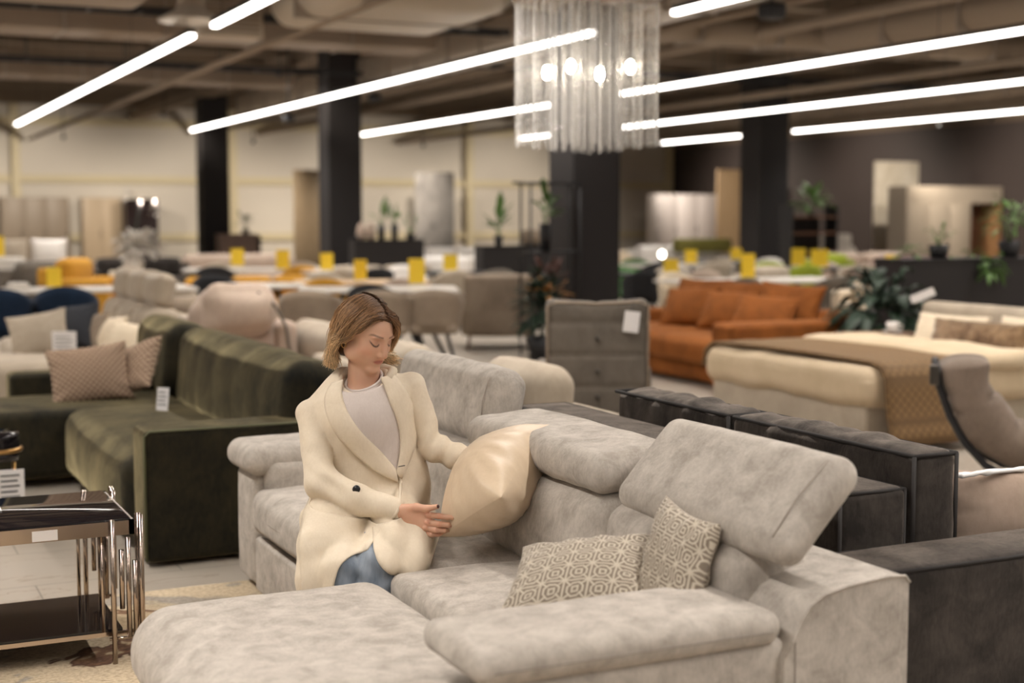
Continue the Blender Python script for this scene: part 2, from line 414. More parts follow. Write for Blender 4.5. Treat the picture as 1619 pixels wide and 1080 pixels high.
# ---------------------------------------------------------------- chandelier
ch = thing('chandelier', 'large round chandelier of hanging glass rods with glowing bulbs', 'chandelier', (4.57, 8.43, 1.9))
obj('canopy', MB().lathe([(.02, 2.98), (.50, 2.97), (.50, 2.92), (.02, 2.92)], 32, T(4.57, 8.43)), M_chrome, ch)
obj('stem', MB().tube([(4.57, 8.43, 2.97), (4.57, 8.43, 5.2)], .015, 6), M_black, ch)
m, t, b = newmat('clear_glass_rod'); out = t.nodes['Material Output']
b.inputs['Base Color'].default_value = (.85, .83, .8, 1); b.inputs['Roughness'].default_value = .15
tr = t.nodes.new('ShaderNodeBsdfTransparent'); mx = t.nodes.new('ShaderNodeMixShader'); mx.inputs[0].default_value = .26
t.links.new(tr.outputs[0], mx.inputs[1]); t.links.new(b.outputs[0], mx.inputs[2]); t.links.new(mx.outputs[0], out.inputs[0])
M_rod = m
rnd = random.Random(3); rods = []
for ring, (rad, cnt) in enumerate([(.47, 46), (.36, 26), (.24, 18), (.10, 8)]):
    for i in range(cnt):
        a = 2*PI*i/cnt+rnd.uniform(-.05, .05); rods.append((rad*math.cos(a), rad*math.sin(a), rnd.uniform(-.01, .01)-(.015*ring)))
for i, (x, y_, dz) in enumerate(rods):
    obj('glass_rod', MB().tube([(4.57+x, 8.43+y_, 2.92), (4.57+x, 8.43+y_, 1.93+dz+.05)], .0075, 6), M_rod, ch)
M_bulb = emis('bulb_glow', (1, .9, .75), 60)
for (x, y_, z_) in [(4.36, 8.60, 2.47), (4.50, 8.52, 2.51), (4.63, 8.36, 2.45), (4.83, 8.30, 2.50)]:
    bb = obj('bulb', MB().lathe([(.002, -.045), (.02, -.035), (.028, 0), (.02, .035), (.002, .045)], 10, T(x, y_, z_)), M_bulb, ch)
    obj('bulb_cord', MB().tube([(x, y_, z_+.035), (x, y_, 2.93)], .004, 4), M_black, bb)
# ---------------------------------------------------------------- grey sofa in front
sf = thing('corner_sofa', 'large light grey velour corner sofa with chaise that the woman sits on', 'sofa', (1.6, 4.1, 0))
obj('base', MB().soft(1.50, 2.27, 2.66, 5.68, .04, .27, r=.02, n=(2, 6, 2)), M_sofa, sf)
obj('drawer_front', MB().soft(1.455, 1.50, 3.95, 5.40, .04, .255, r=.018, n=(2, 10, 2)), M_sofa, sf)
obj('chaise_base', MB().soft(.76, 1.50, 2.70, 3.88, .04, .24, r=.03, n=(4, 4, 2)), M_sofa, sf)
feet = MB()
for x, y in ((.85, 2.8), (.85, 3.75), (1.6, 5.6), (2.2, 5.6), (2.2, 2.75)): feet.tube([(x, y, 0), (x, y, .05)], .025, 10)
obj('foot', feet, M_black, sf)
def sag(o, d):
    return o
ccush = MB().soft(.69, 1.447, 2.64, 3.91, .21, .452, r=.11, puff=(.02, .01, .012), n=(10, 14, 3), wr=.004, ws=5, fr=5)
obj('chaise_cushion', ccush, M_sofa, sf)
obj('seat_cushion', MB().soft(1.452, 2.03, 2.70, 3.91, .24, .452, r=.035, puff=(0, 0, .02), n=(8, 12, 3), wr=.005, ws=5, seed=1), M_sofa, sf)
obj('seat_cushion', MB().soft(1.44, 2.03, 3.915, 4.67, .27, .448, r=.055, puff=(.015, 0, .02), n=(8, 10, 3), wr=.006, ws=5, seed=2, fr=4), M_sofa, sf)
obj('seat_cushion', MB().soft(1.44, 2.03, 4.675, 5.41, .27, .448, r=.055, puff=(.015, 0, .02), n=(8, 10, 3), wr=.006, ws=5, seed=3, fr=4), M_sofa, sf)
# back frame: S shaped end panel carried along the whole length
prof = [(1.93, .04), (1.93, .50), (1.955, .535), (1.975, .575), (2.0, .610), (2.04, .632), (2.10, .645), (2.22, .655), (2.275, .652), (2.29, .635), (2.29, .04)]
bf = MB().prism(prof, 2.60, 5.72, n=12, smooth=True)
bfo = obj('back_frame', bf, M_sofa, sf)
obj('piping', MB().tube([(x+(.001 if x > 2.2 else 0), 2.598, z) for x, z in prof[1:-1]], .0035, 6), M_sofa, bfo)
def lean(x0, z0, ang):
    """rotation about a line along y through x0,z0"""
    return Matrix.Translation((x0, 0, z0)) @ Matrix.Rotation(ang, 4, 'Y') @ Matrix.Translation((-x0, 0, -z0))
for k, (a, b_) in enumerate(((2.80, 3.475), (3.48, 4.445), (4.45, 5.40))):
    obj('back_cushion', MB().soft(1.90, 2.16, a, b_, .40, .715, r=.075, puff=(.03, 0, .0), n=(4, 10, 6), wr=.006, ws=6, seed=k+4, fr=4, M=lean(1.95, .43, math.radians(9))), M_sofa, sf)
# head rests: near one tilted back, middle one folded flat, far one standing
obj('head_rest', MB().soft(1.935, 2.03, 2.65, 3.44, .73, 1.035, r=.046, puff=(.01, 0, .004), n=(3, 12, 6), wr=.002, seed=8, fr=4, M=lean(1.935, .73, math.radians(43))), M_sofa, sf)
obj('head_rest', MB().soft(1.93, 2.25, 3.49, 4.44, .705, .825, r=.058, puff=(0, 0, .008), n=(6, 12, 3), wr=.005, seed=9, fr=5, M=lean(1.93, .70, math.radians(-4))), M_sofa, sf)
obj('head_rest', MB().soft(2.02, 2.16, 4.455, 5.40, .70, .985, r=.062, puff=(.012, 0, .006), n=(3, 12, 6), wr=.004, seed=10, fr=5, M=lean(2.02, .70, math.radians(10))), M_sofa, sf)
def seam(pts, M=None, par=sf): obj('seam', MB().tube(pts, .0018, 5, M=M), plain('seam_thread', (.33, .29, .25), .9), par)
seam([(1.934, 2.692, .765), (1.925, 2.692, .88), (1.934, 2.692, 1.0)], lean(1.935, .73, math.radians(43)))
seam([(2.018, 4.51, .76), (2.008, 4.51, .85), (2.018, 4.51, .95)], lean(2.02, .70, math.radians(10)))
seam([(1.20, 2.5985, .562), (1.9, 2.5985, .562)])
seam([(1.96, 2.598, .05), (1.96, 2.598, .53)])
seam([(1.4385, 3.98, .36), (1.4245, 4.3, .36), (1.4385, 4.61, .36)]); seam([(1.4385, 4.74, .36), (1.4245, 5.05, .36), (1.4385, 5.35, .36)])
# arms with soft pads on top
na = obj('arm', MB().soft(1.245, 1.96, 2.62, 2.86, .04, .535, r=.03, n=(6, 3, 6)), M_sofa, sf)
obj('arm_pad', MB().soft(1.165, 1.935, 2.60, 2.935, .525, .605, r=.038, puff=(.0, 0, .006), n=(10, 5, 2), wr=.003, seed=11, fr=5), M_sofa, sf)
fa = obj('arm', MB().soft(1.465, 2.0, 5.42, 5.70, .04, .50, r=.035, n=(6, 3, 6), puff=(.01, 0, 0)), M_sofa, sf)
obj('arm_pad', MB().soft(1.425, 2.06, 5.37, 5.73, .49, .605, r=.055, puff=(0, 0, .01), n=(8, 5, 2), wr=.003, seed=12, fr=5), M_sofa, sf)
obj('inner_arm_cushion', MB().soft(1.50, 2.0, 5.36, 5.46, .30, .56, r=.045, puff=(0, .02, 0), n=(6, 2, 4), seed=13), M_sofa, sf)
# patterned pillows
def lattice_mat():
    m, t, b = newmat('taupe_lattice_print')
    uv = t.nodes.new('ShaderNodeUVMap'); uv.uv_map = 'UVMap'
    sp = t.nodes.new('ShaderNodeSeparateXYZ'); t.links.new(uv.outputs[0], sp.inputs[0])
    def M(op, a, b_=None, c=None):
        n = t.nodes.new('ShaderNodeMath'); n.operation = op
        for i, q in enumerate((a, b_, c)):
            if q is None: continue
            if isinstance(q, (int, float)): n.inputs[i].default_value = q
            else: t.links.new(q, n.inputs[i])
        return n.outputs[0]
    S = 1/.064
    u = M('SUBTRACT', M('FRACT', M('MULTIPLY', sp.outputs[0], S)), .5); v = M('SUBTRACT', M('FRACT', M('MULTIPLY', sp.outputs[1], S)), .5)
    au, av = M('ABSOLUTE', u), M('ABSOLUTE', v)
    mxx, mnn = M('MAXIMUM', au, av), M('MINIMUM', au, av)
    lines = []
    # square in the middle of each cell, circle arcs round the cell corners, star rays through them
    lines.append(M('ABSOLUTE', M('SUBTRACT', mxx, .12)))
    rc = M('SQRT', M('ADD', M('MULTIPLY', u, u), M('MULTIPLY', v, v)))
    du, dv = M('SUBTRACT', .5, au), M('SUBTRACT', .5, av)
    rad = M('SQRT', M('ADD', M('MULTIPLY', du, du), M('MULTIPLY', dv, dv)))
    rc = M('MAXIMUM', mxx, M('MULTIPLY', M('ADD', au, av), .72)); lines.append(M('ABSOLUTE', M('SUBTRACT', rc, .33)))
    lines.append(M('MAXIMUM', M('MULTIPLY', M('ABSOLUTE', M('SUBTRACT', du, dv)), .7), M('SUBTRACT', .33, rc)))
    lines.append(du); lines.append(dv)
    d = lines[0]
    for q in lines[1:]: d = M('MINIMUM', d, q)
    f = M('SUBTRACT', 1, M('MULTIPLY', M('SUBTRACT', d, .026), 36)); 
    mx = t.nodes.new('ShaderNodeMix'); mx.data_type = 'RGBA'; mx.clamp_factor = True
    t.links.new(f, mx.inputs[0]); mx.inputs[6].default_value = (.20, .16, .12, 1); mx.inputs[7].default_value = (.50, .44, .35, 1)
    t.links.new(mx.outputs[2], b.inputs['Base Color']); b.inputs['Roughness'].default_value = .8; b.inputs['Sheen Weight'].default_value = .2
    return m
M_lat = lattice_mat()
M_fringe = plain('taupe_cloth_back', (.17, .13, .09), .85)
def skewed(c, X_, Y_, h):
    """frame of a pushed-out-of-square pillow from its half edge vectors; h is half the modelled edge"""
    X_, Y_ = Vector(X_), Vector(Y_); N_ = X_.cross(Y_).normalized()
    return Matrix(((X_.x/h, Y_.x/h, N_.x, c[0]), (X_.y/h, Y_.y/h, N_.y, c[1]), (X_.z/h, Y_.z/h, N_.z, c[2]), (0, 0, 0, 1)))
p1 = obj('patterned_pillow', MB().pillow(.42, .42, .17, M=skewed((1.69, 3.135, .57), (.165, -.10, .02), (.10, .105, .08), .21), seed=1, e=.48), M_lat)
tag(p1, 'grey lattice print cushion lying tilted behind the near sofa arm', 'pillow')
p2 = obj('patterned_pillow', MB().pillow(.42, .42, .13, M=skewed((1.86, 2.97, .605), (-.005, -.135, -.012), (.085, .045, .16), .21), seed=4, e=.45), M_lat)
tag(p2, 'lattice print cushion standing upright against the sofa back', 'pillow')
# ---------------------------------------------------------------- charcoal sofa behind
ds = thing('modular_sofa', 'charcoal velour modular sofa with piped seams behind the grey sofa', 'sofa', (2.8, 4.0, 0))
def slab(name, x0, x1, y0, y1, z0, z1, r=.025, parent=ds, mat=M_dark, pipe=True, **k):
    o = obj(name, MB().soft(x0, x1, y0, y1, z0, z1, r=r, **k), mat, parent)
    if pipe:
        e = r*.25; mb = MB()
        for zz in (z1-e, z0+e):
            mb.tube([(x0+e, y0+e, zz), (x1-e, y0+e, zz), (x1-e, y1-e, zz), (x0+e, y1-e, zz), (x0+e, y0+e, zz)], .006, 6)
        for x, y in ((x0+e, y0+e), (x1-e, y0+e), (x1-e, y1-e), (x0+e, y1-e)): mb.tube([(x, y, z0+e), (x, y, z1-e)], .006, 6)
        obj('piping', mb, plain('charcoal_piping', (.02, .017, .016), .8), o)
    return o
slab('back_frame', 2.44, 2.675, 3.05, 5.10, .06, .755, n=(3, 10, 4), puff=(.005, 0, .012), wr=.003)
slab('arm', 2.36, 3.55, 2.80, 3.045, .05, .60, n=(8, 3, 4), puff=(0, 0, .012), wr=.003)
slab('seat', 2.68, 3.55, 3.06, 5.1, .06, .43, n=(6, 10, 4), puff=(0, 0, .02), wr=.004, pipe=False)
def crumple(amp, sd):
    def f(o, d):
        a = noise.noise(Vector((o.x*5+sd, o.y*11, o.z*5)))+.6*noise.noise(Vector((o.x*9, o.y*21+sd, o.z*7)))
        return o+d*amp*a
    return f
for (y0, y1, z1, sd) in ((3.04, 3.93, .845, 1), (3.95, 4.72, .845, 5)):
    o = obj('back_cushion', MB().soft(2.685, 2.85, y0, y1, .43, z1, r=.03, puff=(.02, 0, .015), n=(5, 26, 6), fn=crumple(.014, sd), fr=3), M_dark, ds)
    mb = MB()
    for zz in (z1-.006,):
        mb.tube([(2.691, y0+.006, zz), (2.844, y0+.006, zz), (2.844, y1-.006, zz), (2.691, y1-.006, zz), (2.691, y0+.006, zz)], .007, 6)
    mb.tube([(2.691, y0+.006, .45), (2.691, y0+.006, z1-.006)], .007, 6).tube([(2.844, y0+.006, .45), (2.844, y0+.006, z1-.006)], .007, 6)
    obj('piping', mb, plain('charcoal_piping', (.02, .017, .016), .8), o)
bp = obj('pillow', MB().pillow(.56, .34, .18, M=frame((3.25, 3.21, .575), (.9, -.25, .0), (.1, .15, .9)), seed=2), fabric('taupe_pink_cloth', (.30, .225, .175), (.38, .29, .23), 4, 60, .2, .001))
tag(bp, 'pale beige cushion propped on the charcoal sofa seat at the right edge', 'pillow')
obj('lace_trim', MB().soft(3.01, 3.50, 3.20, 3.225, .728, .742, r=.008, n=(20, 1, 1), wr=.006, ws=30, M=None), M_paper, bp)
# ---------------------------------------------------------------- rug
m, t, b = newmat('marbled_rug')
f = tex(t, 'ShaderNodeTexNoise', 2.3, 4, .55, None, dist=1.0)
g = tex(t, 'ShaderNodeTexNoise', 60, 3, .6)
base = ramp(t, f, [(.36, (.36, .32, .27)), (.40, (.56, .46, .32)), (.525, (.62, .51, .36)), (.54, (.10, .045, .025)), (.585, (.24, .13, .07)), (.60, (.55, .43, .28))])
mx = t.nodes.new('ShaderNodeMix'); mx.data_type = 'RGBA'; mx.blend_type = 'MULTIPLY'; mx.inputs[0].default_value = .6
t.links.new(base, mx.inputs[6]); t.links.new(ramp(t, g, [(.35, (.5, .45, .4)), (.6, (1, 1, 1))]), mx.inputs[7])
t.links.new(mx.outputs[2], b.inputs['Base Color']); b.inputs['Roughness'].default_value = .95; bump(t, b, g, .004)
rug = obj('rug', MB().soft(-1.4, 1.75, 2.2, 5.66, .001, .016, r=.006, n=(20, 20, 1), wr=.001), m)
tag(rug, 'beige rug with brown marbled blotches under glass table and grey sofa', 'rug')
# ---------------------------------------------------------------- glass table
gt = thing('glass_side_table', 'two tier smoked glass table on polished rod legs at left edge', 'table', (.3, 5.05, .016))
X0, X1, Y0, Y1, ZT = -.35, .897, 4.77, 5.33, .50
obj('table_top', MB().soft(X0+.03, X1-.03, Y0+.012, Y1-.012, ZT-.008, ZT+.002, r=.004, n=(1, 1, 1), fr=1), M_smoke, gt)
mb = MB()
for a in ((X0, X1-.02, Y0, Y0+.018), (X0, X1-.02, Y1-.018, Y1), (X0, X0+.018, Y0, Y1), (X1-.038, X1-.02, Y0, Y1)): mb.box(a[0], a[1], a[2], a[3], ZT-.052, ZT-.004)
obj('top_rail', mb, M_chrome, gt)
mb = MB()
for a in ((X0, X1-.02, Y0+.03, Y0+.04), (X0, X1-.02, Y1-.04, Y1-.03)): mb.box(a[0], a[1], a[2], a[3], .10, .115)
obj('shelf_rail', mb, M_chrome, gt)
obj('lower_shelf', MB().box(X0+.03, X1-.06, Y0+.035, Y1-.035, .115, .123), M_smoke, gt)
def rods_at(xs, ys, base_x, base_y, sx):
    pass
def leg(x, y, z0, z1, r=.009): obj('leg_rod', MB().tube([(x, y, z0), (x, y, z1)], r, 10), M_chrome, gt)
for ex, sx in ((X1, -1), (X0, 1)):
    for ey, sy in ((Y0, 1), (Y1, -1)):
        leg(ex, ey, .017, ZT+.012, .0095); leg(ex+sx*.002, ey+sy*.03, .017, ZT+.012); leg(ex+sx*.002, ey+sy*.055, .14, ZT+.005)
        leg(ex+sx*.022, ey-sy*.004, .10, .36); leg(ex+sx*.044, ey-sy*.006, .10, .44); leg(ex+sx*.066, ey-sy*.006, .20, .40); leg(ex+sx*.095, ey-sy*.012, .017, ZT+.004)
        leg(ex+sx*.125, ey+sy*.02, .12, .45, .007)
        obj('cross_bar', MB().tube([(ex, ey-sy*.004, .10), (ex+sx*.11, ey-sy*.004, .10)], .006, 6), M_chrome, gt)
tag(obj('sticker', MB().box(.55, .63, Y0-.002, Y0, .452, .486), M_paper), 'small white sticker on the front rail of the glass table', 'sticker')
tag(obj('price_card', MB().box(.38, .49, 5.07, 5.17, .5035, .506), M_paper), 'white card lying flat on the glass table top at the picture edge', 'card')
# gold stand behind the table at the left edge
gs = thing('plant_stand', 'thin gold stand with a dark glass holder and hanging card at the left edge', 'stand', (.70, 7.0, 0))
obj('stand_leg', MB().tube([(.735, 7.0, 0), (.735, 7.0, .36)], .009, 8), M_brass, gs)
obj('stand_leg', MB().tube([(.60, 6.9, 0), (.60, 6.9, .36)], .009, 8), M_brass, gs)
obj('stand_leg', MB().tube([(.60, 7.12, 0), (.60, 7.12, .36)], .009, 8), M_brass, gs)
obj('holder', MB().lathe([(.02, .36), (.10, .37), (.11, .42), (.105, .48), (.10, .50)], 20, T(.66, 7.0)), M_smoke, gs)
obj('gold_band', MB().lathe([(.115, .41), (.12, .42), (.115, .43)], 20, T(.66, 7.0)), M_brass, gs)
pc = obj('hanging_card', MB().box(.64, .765, 6.865, 6.87, .19, .34), M_paper, gs)
mb = MB()
for k in range(5): mb.box(.66, .745-.01*(k % 2), 6.862, 6.865, .21+.025*k, .218+.025*k)
obj('printed_line', mb, M_ink, pc)
# ---------------------------------------------------------------- green sofa
g = thing('corner_sofa', 'olive green velvet corner sofa with rounded back left of the woman', 'sofa', (1.5, 7.4, 0))
M_gd = M_green
obj('base', MB().soft(1.24, 2.0, 6.2, 9.0, .03, .26, r=.02, n=(3, 6, 2)), M_gd, g)
obj('near_arm', MB().soft(1.165, 2.12, 6.08, 6.35, .02, .595, r=.035, n=(8, 3, 6), wr=.003), M_gd, g)
obj('arm_piping', MB().tube([(1.168, 6.085, .03), (1.168, 6.085, .57), (1.19, 6.083, .592), (2.1, 6.083, .592)], .006, 6), plain('olive_piping', (.10, .10, .05), .8), g)
obj('seat_cushion', MB().soft(1.13, 1.85, 6.355, 8.17, .06, .445, r=.10, puff=(.03, 0, .02), n=(8, 14, 5), wr=.008, ws=5, fr=5), M_gd, g)
obj('chaise', MB().soft(-1.3, 1.85, 8.19, 8.98, .05, .43, r=.05, puff=(0, 0, .02), n=(16, 8, 4), wr=.005, ws=5), M_gd, g)
obj('far_arm', MB().soft(.93, 1.85, 8.97, 9.18, .04, .565, r=.04, n=(6, 3, 4)), M_gd, g)
for k, (y0, y1) in enumerate(((6.19, 8.50), (8.68, 9.75))):
    def chan(o, d, y0=y0):
        s_ = abs(math.sin((o.y-y0)*PI/.42)); 
        return o+d*(-.014*(1-s_)**3 if d.length > .5 else 0)
    bm_ = MB().soft(1.80, 2.08, y0, y1, .36, .865, r=.115, puff=(.04, 0, .0), n=(4, 30 if k == 0 else 12, 8), wr=.008, ws=4, seed=k, fr=6, M=lean(1.83, .4, math.radians(6)), fn=chan)
    obj('back_cushion', bm_, M_gd, g)
tagc = obj('price_tag', MB().box(-.038, .038, -.002, .002, 0, .125, M=T(1.58, 7.72, .46, rz=math.radians(-50), rx=math.radians(-8))), M_paper)
tag(tagc, 'white price tag standing on the green sofa seat', 'price tag')
mb = MB()
for k in range(4): mb.box(-.028, .028-.008*(k % 2), -.004, -.002, .03+k*.022, .036+k*.022, M=T(1.58, 7.72, .46, rz=math.radians(-50), rx=math.radians(-8)))
obj('printed_line', mb, M_ink, tagc)
# plaid pillows
m, t, b = newmat('small_plaid_weave'); uv = t.nodes.new('ShaderNodeUVMap'); uv.uv_map = 'UVMap'
ch_ = t.nodes.new('ShaderNodeTexChecker'); ch_.inputs['Scale'].default_value = 58
ch_.inputs['Color1'].default_value = (.42, .31, .21, 1); ch_.inputs['Color2'].default_value = (.15, .085, .06, 1)
t.links.new(uv.outputs[0], ch_.inputs['Vector']); t.links.new(ch_.outputs[0], b.inputs['Base Color']); b.inputs['Roughness'].default_value = .9
M_plaid = m
tag(obj('plaid_pillow', MB().pillow(.47, .36, .15, M=frame((1.335, 8.56, .585), (.93, -.10, .10), (.28, .35, .95)), seed=3), M_plaid), 'brown plaid cushion in front on the green sofa chaise', 'pillow')
tag(obj('plaid_pillow', MB().pillow(.40, .36, .15, M=frame((1.60, 8.62, .60), (.45, -.75, .28), (.45, .25, .85)), seed=6), M_plaid), 'brown plaid cushion leaning against the green sofa backrest', 'pillow')
# ---------------------------------------------------------------- generic furniture
def W(o, *a): return o
def sofa(label, loc, rz, w_, d_, mat, back=.82, arm=.58, seat=.43, nc=3, head=0, cat='sofa', name='sofa', armw=.18, both=True, legh=.06, group=None):
    t_ = thing(name, label, cat, loc, rz, group)
    O = lambda n_, mb, m_=mat: obj(n_, mb, m_, t_, world=False)
    O('base', MB().soft(-w_/2, w_/2, -d_/2+.04, d_/2, legh, .26, r=.03, n=(3, 3, 2)))
    iw = w_-2*armw if both else w_-armw; x0 = -w_/2+(armw if both else 0)
    O('arm', MB().soft(w_/2-armw, w_/2, -d_/2, d_/2, legh, arm, r=.05, n=(2, 4, 3)))
    if both: O('arm', MB().soft(-w_/2, -w_/2+armw, -d_/2, d_/2, legh, arm, r=.05, n=(2, 4, 3)))
    O('back_frame', MB().soft(-w_/2, w_/2, d_/2-.2, d_/2, legh, back-.1, r=.05, n=(4, 2, 3)))
    for i in range(nc):
        a = x0+iw*i/nc; b_ = x0+iw*(i+1)/nc
        O('seat_cushion', MB().soft(a+.004, b_-.004, -d_/2-.01, d_/2-.2, .25, seat, r=.05, puff=(0, 0, .02), n=(4, 4, 2)))
        O('back_cushion', MB().soft(a+.004, b_-.004, d_/2-.36, d_/2-.13, seat-.02, back, r=.08, puff=(0, .03, .02), n=(4, 3, 4)))
        if head: O('head_rest', MB().soft(a+.03, b_-.03, d_/2-.24, d_/2-.10, back+.01, back+head, r=.06, puff=(0, .02, .01), n=(3, 2, 3)))
    lg = [(-w_/2+.1, -d_/2+.1), (w_/2-.1, -d_/2+.1), (-w_/2+.1, d_/2-.1), (w_/2-.1, d_/2-.1)]
    for x, y in lg: O('leg', MB().tube([(x, y, 0), (x, y, legh+.02)], .02, 8), M_black)
    return t_
def shell_chair(label, loc, rz, mat, w_=.56, back=.82, group=None, legm=None, metal=True):
    """dining tub chair: curved shell, cushion, four splayed legs; faces local -y"""
    t_ = thing('dining_chair', label, 'chair', loc, rz, group); legm = legm or M_black
    O = lambda n_, mb, m_=mat: obj(n_, mb, m_, t_, world=False)
    g_ = []
    for i in range(15):
        a = -PI*.62+PI*1.24*i/14; rr = w_/2
        top = .60+(back-.60)*max(0, math.cos(a*.72))**1.2
        row = []
        for k in range(6):
            q = k/5; z = .43+(top-.43)*q; sc_ = .90+.10*q
            row.append((math.sin(a)*rr*sc_, math.cos(a)*rr*.92*sc_+.02*q, z))
        g_.append(row)
    O('backrest', MB().sheet(g_, .035))
    O('seat', MB().soft(-w_*.42, w_*.42, -w_*.44, w_*.40, .385, .475, r=.045, puff=(0, 0, .015), n=(4, 4, 1)))
    for sx in (-1, 1):
        for sy in (-1, 1): O('leg', MB().tube([(sx*.13, sy*.13, .40), (sx*.24, sy*.24, 0)], [.016, .011], 8), legm)
    return t_
def table(label, loc, rz, w_, d_, topm, legm, round_=False, h=.75, name='dining_table'):
    t_ = thing(name, label, 'table', loc, rz)
    O = lambda n_, mb, m_: obj(n_, mb, m_, t_, world=False)
    if round_: O('tabletop', MB().lathe([(w_/2-.02, h-.035), (w_/2, h-.02), (w_/2, h-.008), (w_/2-.01, h)], 36), topm)
    else: O('tabletop', MB().soft(-w_/2, w_/2, -d_/2, d_/2, h-.035, h, r=.012, n=(1, 1, 1)), topm)
    r_ = .62 if round_ else .9
    for sx in (-1, 1):
        for sy in (-1, 1): O('leg', MB().tube([(sx*(w_/2*r_-.05)*.5, sy*(d_/2*r_-.05)*.5, h-.03), (sx*(w_/2*r_-.05), sy*(d_/2*r_-.05), 0)], [.03, .02], 8), legm)
    return t_
def sign(label, x, y, z, w_=.19, h_=.27, rz=-.45, base=.02):
    t_ = thing('price_sign', label, 'sign', (x, y, z), rz)
    obj('card', MB().box(-w_/2, w_/2, -.003, .003, base, base+h_), M_yellow, t_, world=False)
    obj('stand', MB().soft(-w_/2, w_/2, -.03, .03, 0, base, r=.005, n=(1, 1, 1)), plain('clear_acrylic', (.6, .6, .6), .1), t_, world=False)
    return t_
def cabinet(name, label, x0, x1, y, d_, h, mat, doors=2, cat='cabinet', z0=0, hm=None):
    t_ = thing(name, label, cat, ((x0+x1)/2, y+d_/2, z0))
    obj('body', MB().box(x0, x1, y+.02, y+d_, z0, z0+h), mat, t_)
    for i in range(doors):
        a = x0+(x1-x0)*i/doors; b_ = x0+(x1-x0)*(i+1)/doors
        dd = obj('door', MB().soft(a+.006, b_-.006, y-.004, y+.018, z0+.05, z0+h-.01, r=.006, n=(1, 1, 1), fr=1), mat, t_)
        obj('handle', MB().box(b_-.06, b_-.045, y-.02, y-.004, z0+h*.42, z0+h*.55), hm or M_black, dd)
    return t_
def leaves(n, c, rad, size, seed, droop=.3, up=0):
    r_ = random.Random(seed); mb = MB()
    for i in range(n):
        th = r_.uniform(0, 2*PI); ph = r_.uniform(-.5, 1.2)
        d = Vector((math.cos(th)*math.cos(ph), math.sin(th)*math.cos(ph), math.sin(ph)+up))
        p = Vector(c)+Vector((d.x*rad[0], d.y*rad[1], d.z*rad[2]))*r_.uniform(.3, 1)
        L_ = size*r_.uniform(.6, 1.2); sd = d.cross(Vector((0, 0, 1)))
        sd = sd.normalized() if sd.length > .01 else Vector((1, 0, 0)); g_ = []
        for k in range(5):
            q = k/4; cx = p+d*L_*q-Vector((0, 0, droop*L_*q*q)); wd = L_*.22*math.sin(PI*min(.97, q*.9+.06))
            g_.append([cx-sd*wd+Vector((0, 0, wd*.3)), cx, cx+sd*wd+Vector((0, 0, wd*.3))])
        mb.sheet(g_, .002)
    return mb
def pot_plant(label, x, y, z, pr, ph, n, rad, size, seed, leafm, potm=None, cat='plant', droop=.3, up=.3, name='potted_plant', trunk=0):
    t_ = thing(name, label, cat, (x, y, z))
    obj('pot', MB().lathe([(pr*.75, z), (pr, z+ph), (pr*.9, z+ph), (pr*.85, z+ph-.02), (.01, z+ph-.02)], 18), potm or M_black, t_) if False else obj('pot', MB().lathe([(pr*.75, 0), (pr, ph), (pr*.9, ph), (pr*.85, ph-.02), (.01, ph-.02)], 18, T(x, y, z)), potm or M_black, t_)
    lv = leaves(n, (x, y, z+ph+rad[2]*.5), rad, size, seed, droop, up)
    obj('foliage', lv, leafm, t_)
    st = MB()
    for k in range(5):
        a = k*1.3; st.tube([(x, y, z+ph-.03), (x+math.cos(a)*rad[0]*.4, y+math.sin(a)*rad[1]*.4, z+ph+rad[2]*.8)], .006, 5)
    obj('stem', st, leafm, t_)
    return t_
# ---------------------------------------------------------------- beige sofa between green sofa and grey armchair
bs = thing('sofa', 'cream low sofa whose rounded back cushions rise behind the woman', 'sofa', (3.5, 8.0, 0))
obj('base', MB().soft(3.15, 4.0, 6.42, 9.95, .05, .40, r=.04, n=(3, 10, 2)), M_beige, bs)
for k, (y0, y1, z1, mt) in enumerate(((6.40, 7.15, .74, M_beige), (8.25, 9.02, .70, M_beige), (9.95, 11.2, .70, M_cream))):
    dx = .13 if y0 > 9.5 else 0
    obj('back_cushion', MB().soft(3.17+dx, 3.42+dx, y0, y1, .38, z1, r=.11, puff=(.02, 0, .01), n=(3, 8, 5), fr=4, M=lean(3.3, .4, .12)), M_beige, bs)
obj('back_frame', MB().soft(3.12, 3.26, 6.42, 9.95, .05, .52, r=.04, n=(2, 8, 3)), M_beige, bs)
# ---------------------------------------------------------------- pink beige slouchy armchair
ba = thing('lounge_chair', 'rose beige slouchy armchair with dark side seam behind the green sofa', 'armchair', (2.85, 11.0, 0), 0)
def slump(o, d): return o+d*.03*noise.noise(Vector((o.x*4, o.y*4, o.z*4)))
obj('backrest', MB().soft(2.50, 3.22, 10.9, 11.35, .05, .93, r=.22, puff=(0, .05, .02), n=(8, 4, 8), fr=6, fn=slump), M_pinkb, ba)
obj('head_cushion', MB().soft(2.54, 3.12, 10.72, 11.0, .60, .97, r=.13, puff=(0, .05, .03), n=(8, 4, 4), fr=6, fn=slump), M_pinkb, ba)
obj('side_panel', MB().soft(3.12, 3.28, 10.75, 11.5, .03, .70, r=.07, n=(2, 4, 5), fr=4, M=T(0, 0, 0)), M_pinkb, ba)
obj('seam', MB().tube([(2.95, 10.74, .93), (3.08, 10.72, .82), (3.17, 10.73, .66), (3.20, 10.74, .45), (3.20, 10.74, .2)], .012, 6), M_greyc, ba)
obj('seat', MB().soft(2.5, 3.22, 10.2, 10.95, .12, .45, r=.1, puff=(0, 0, .02), n=(6, 6, 3), fr=4), M_pinkb, ba)
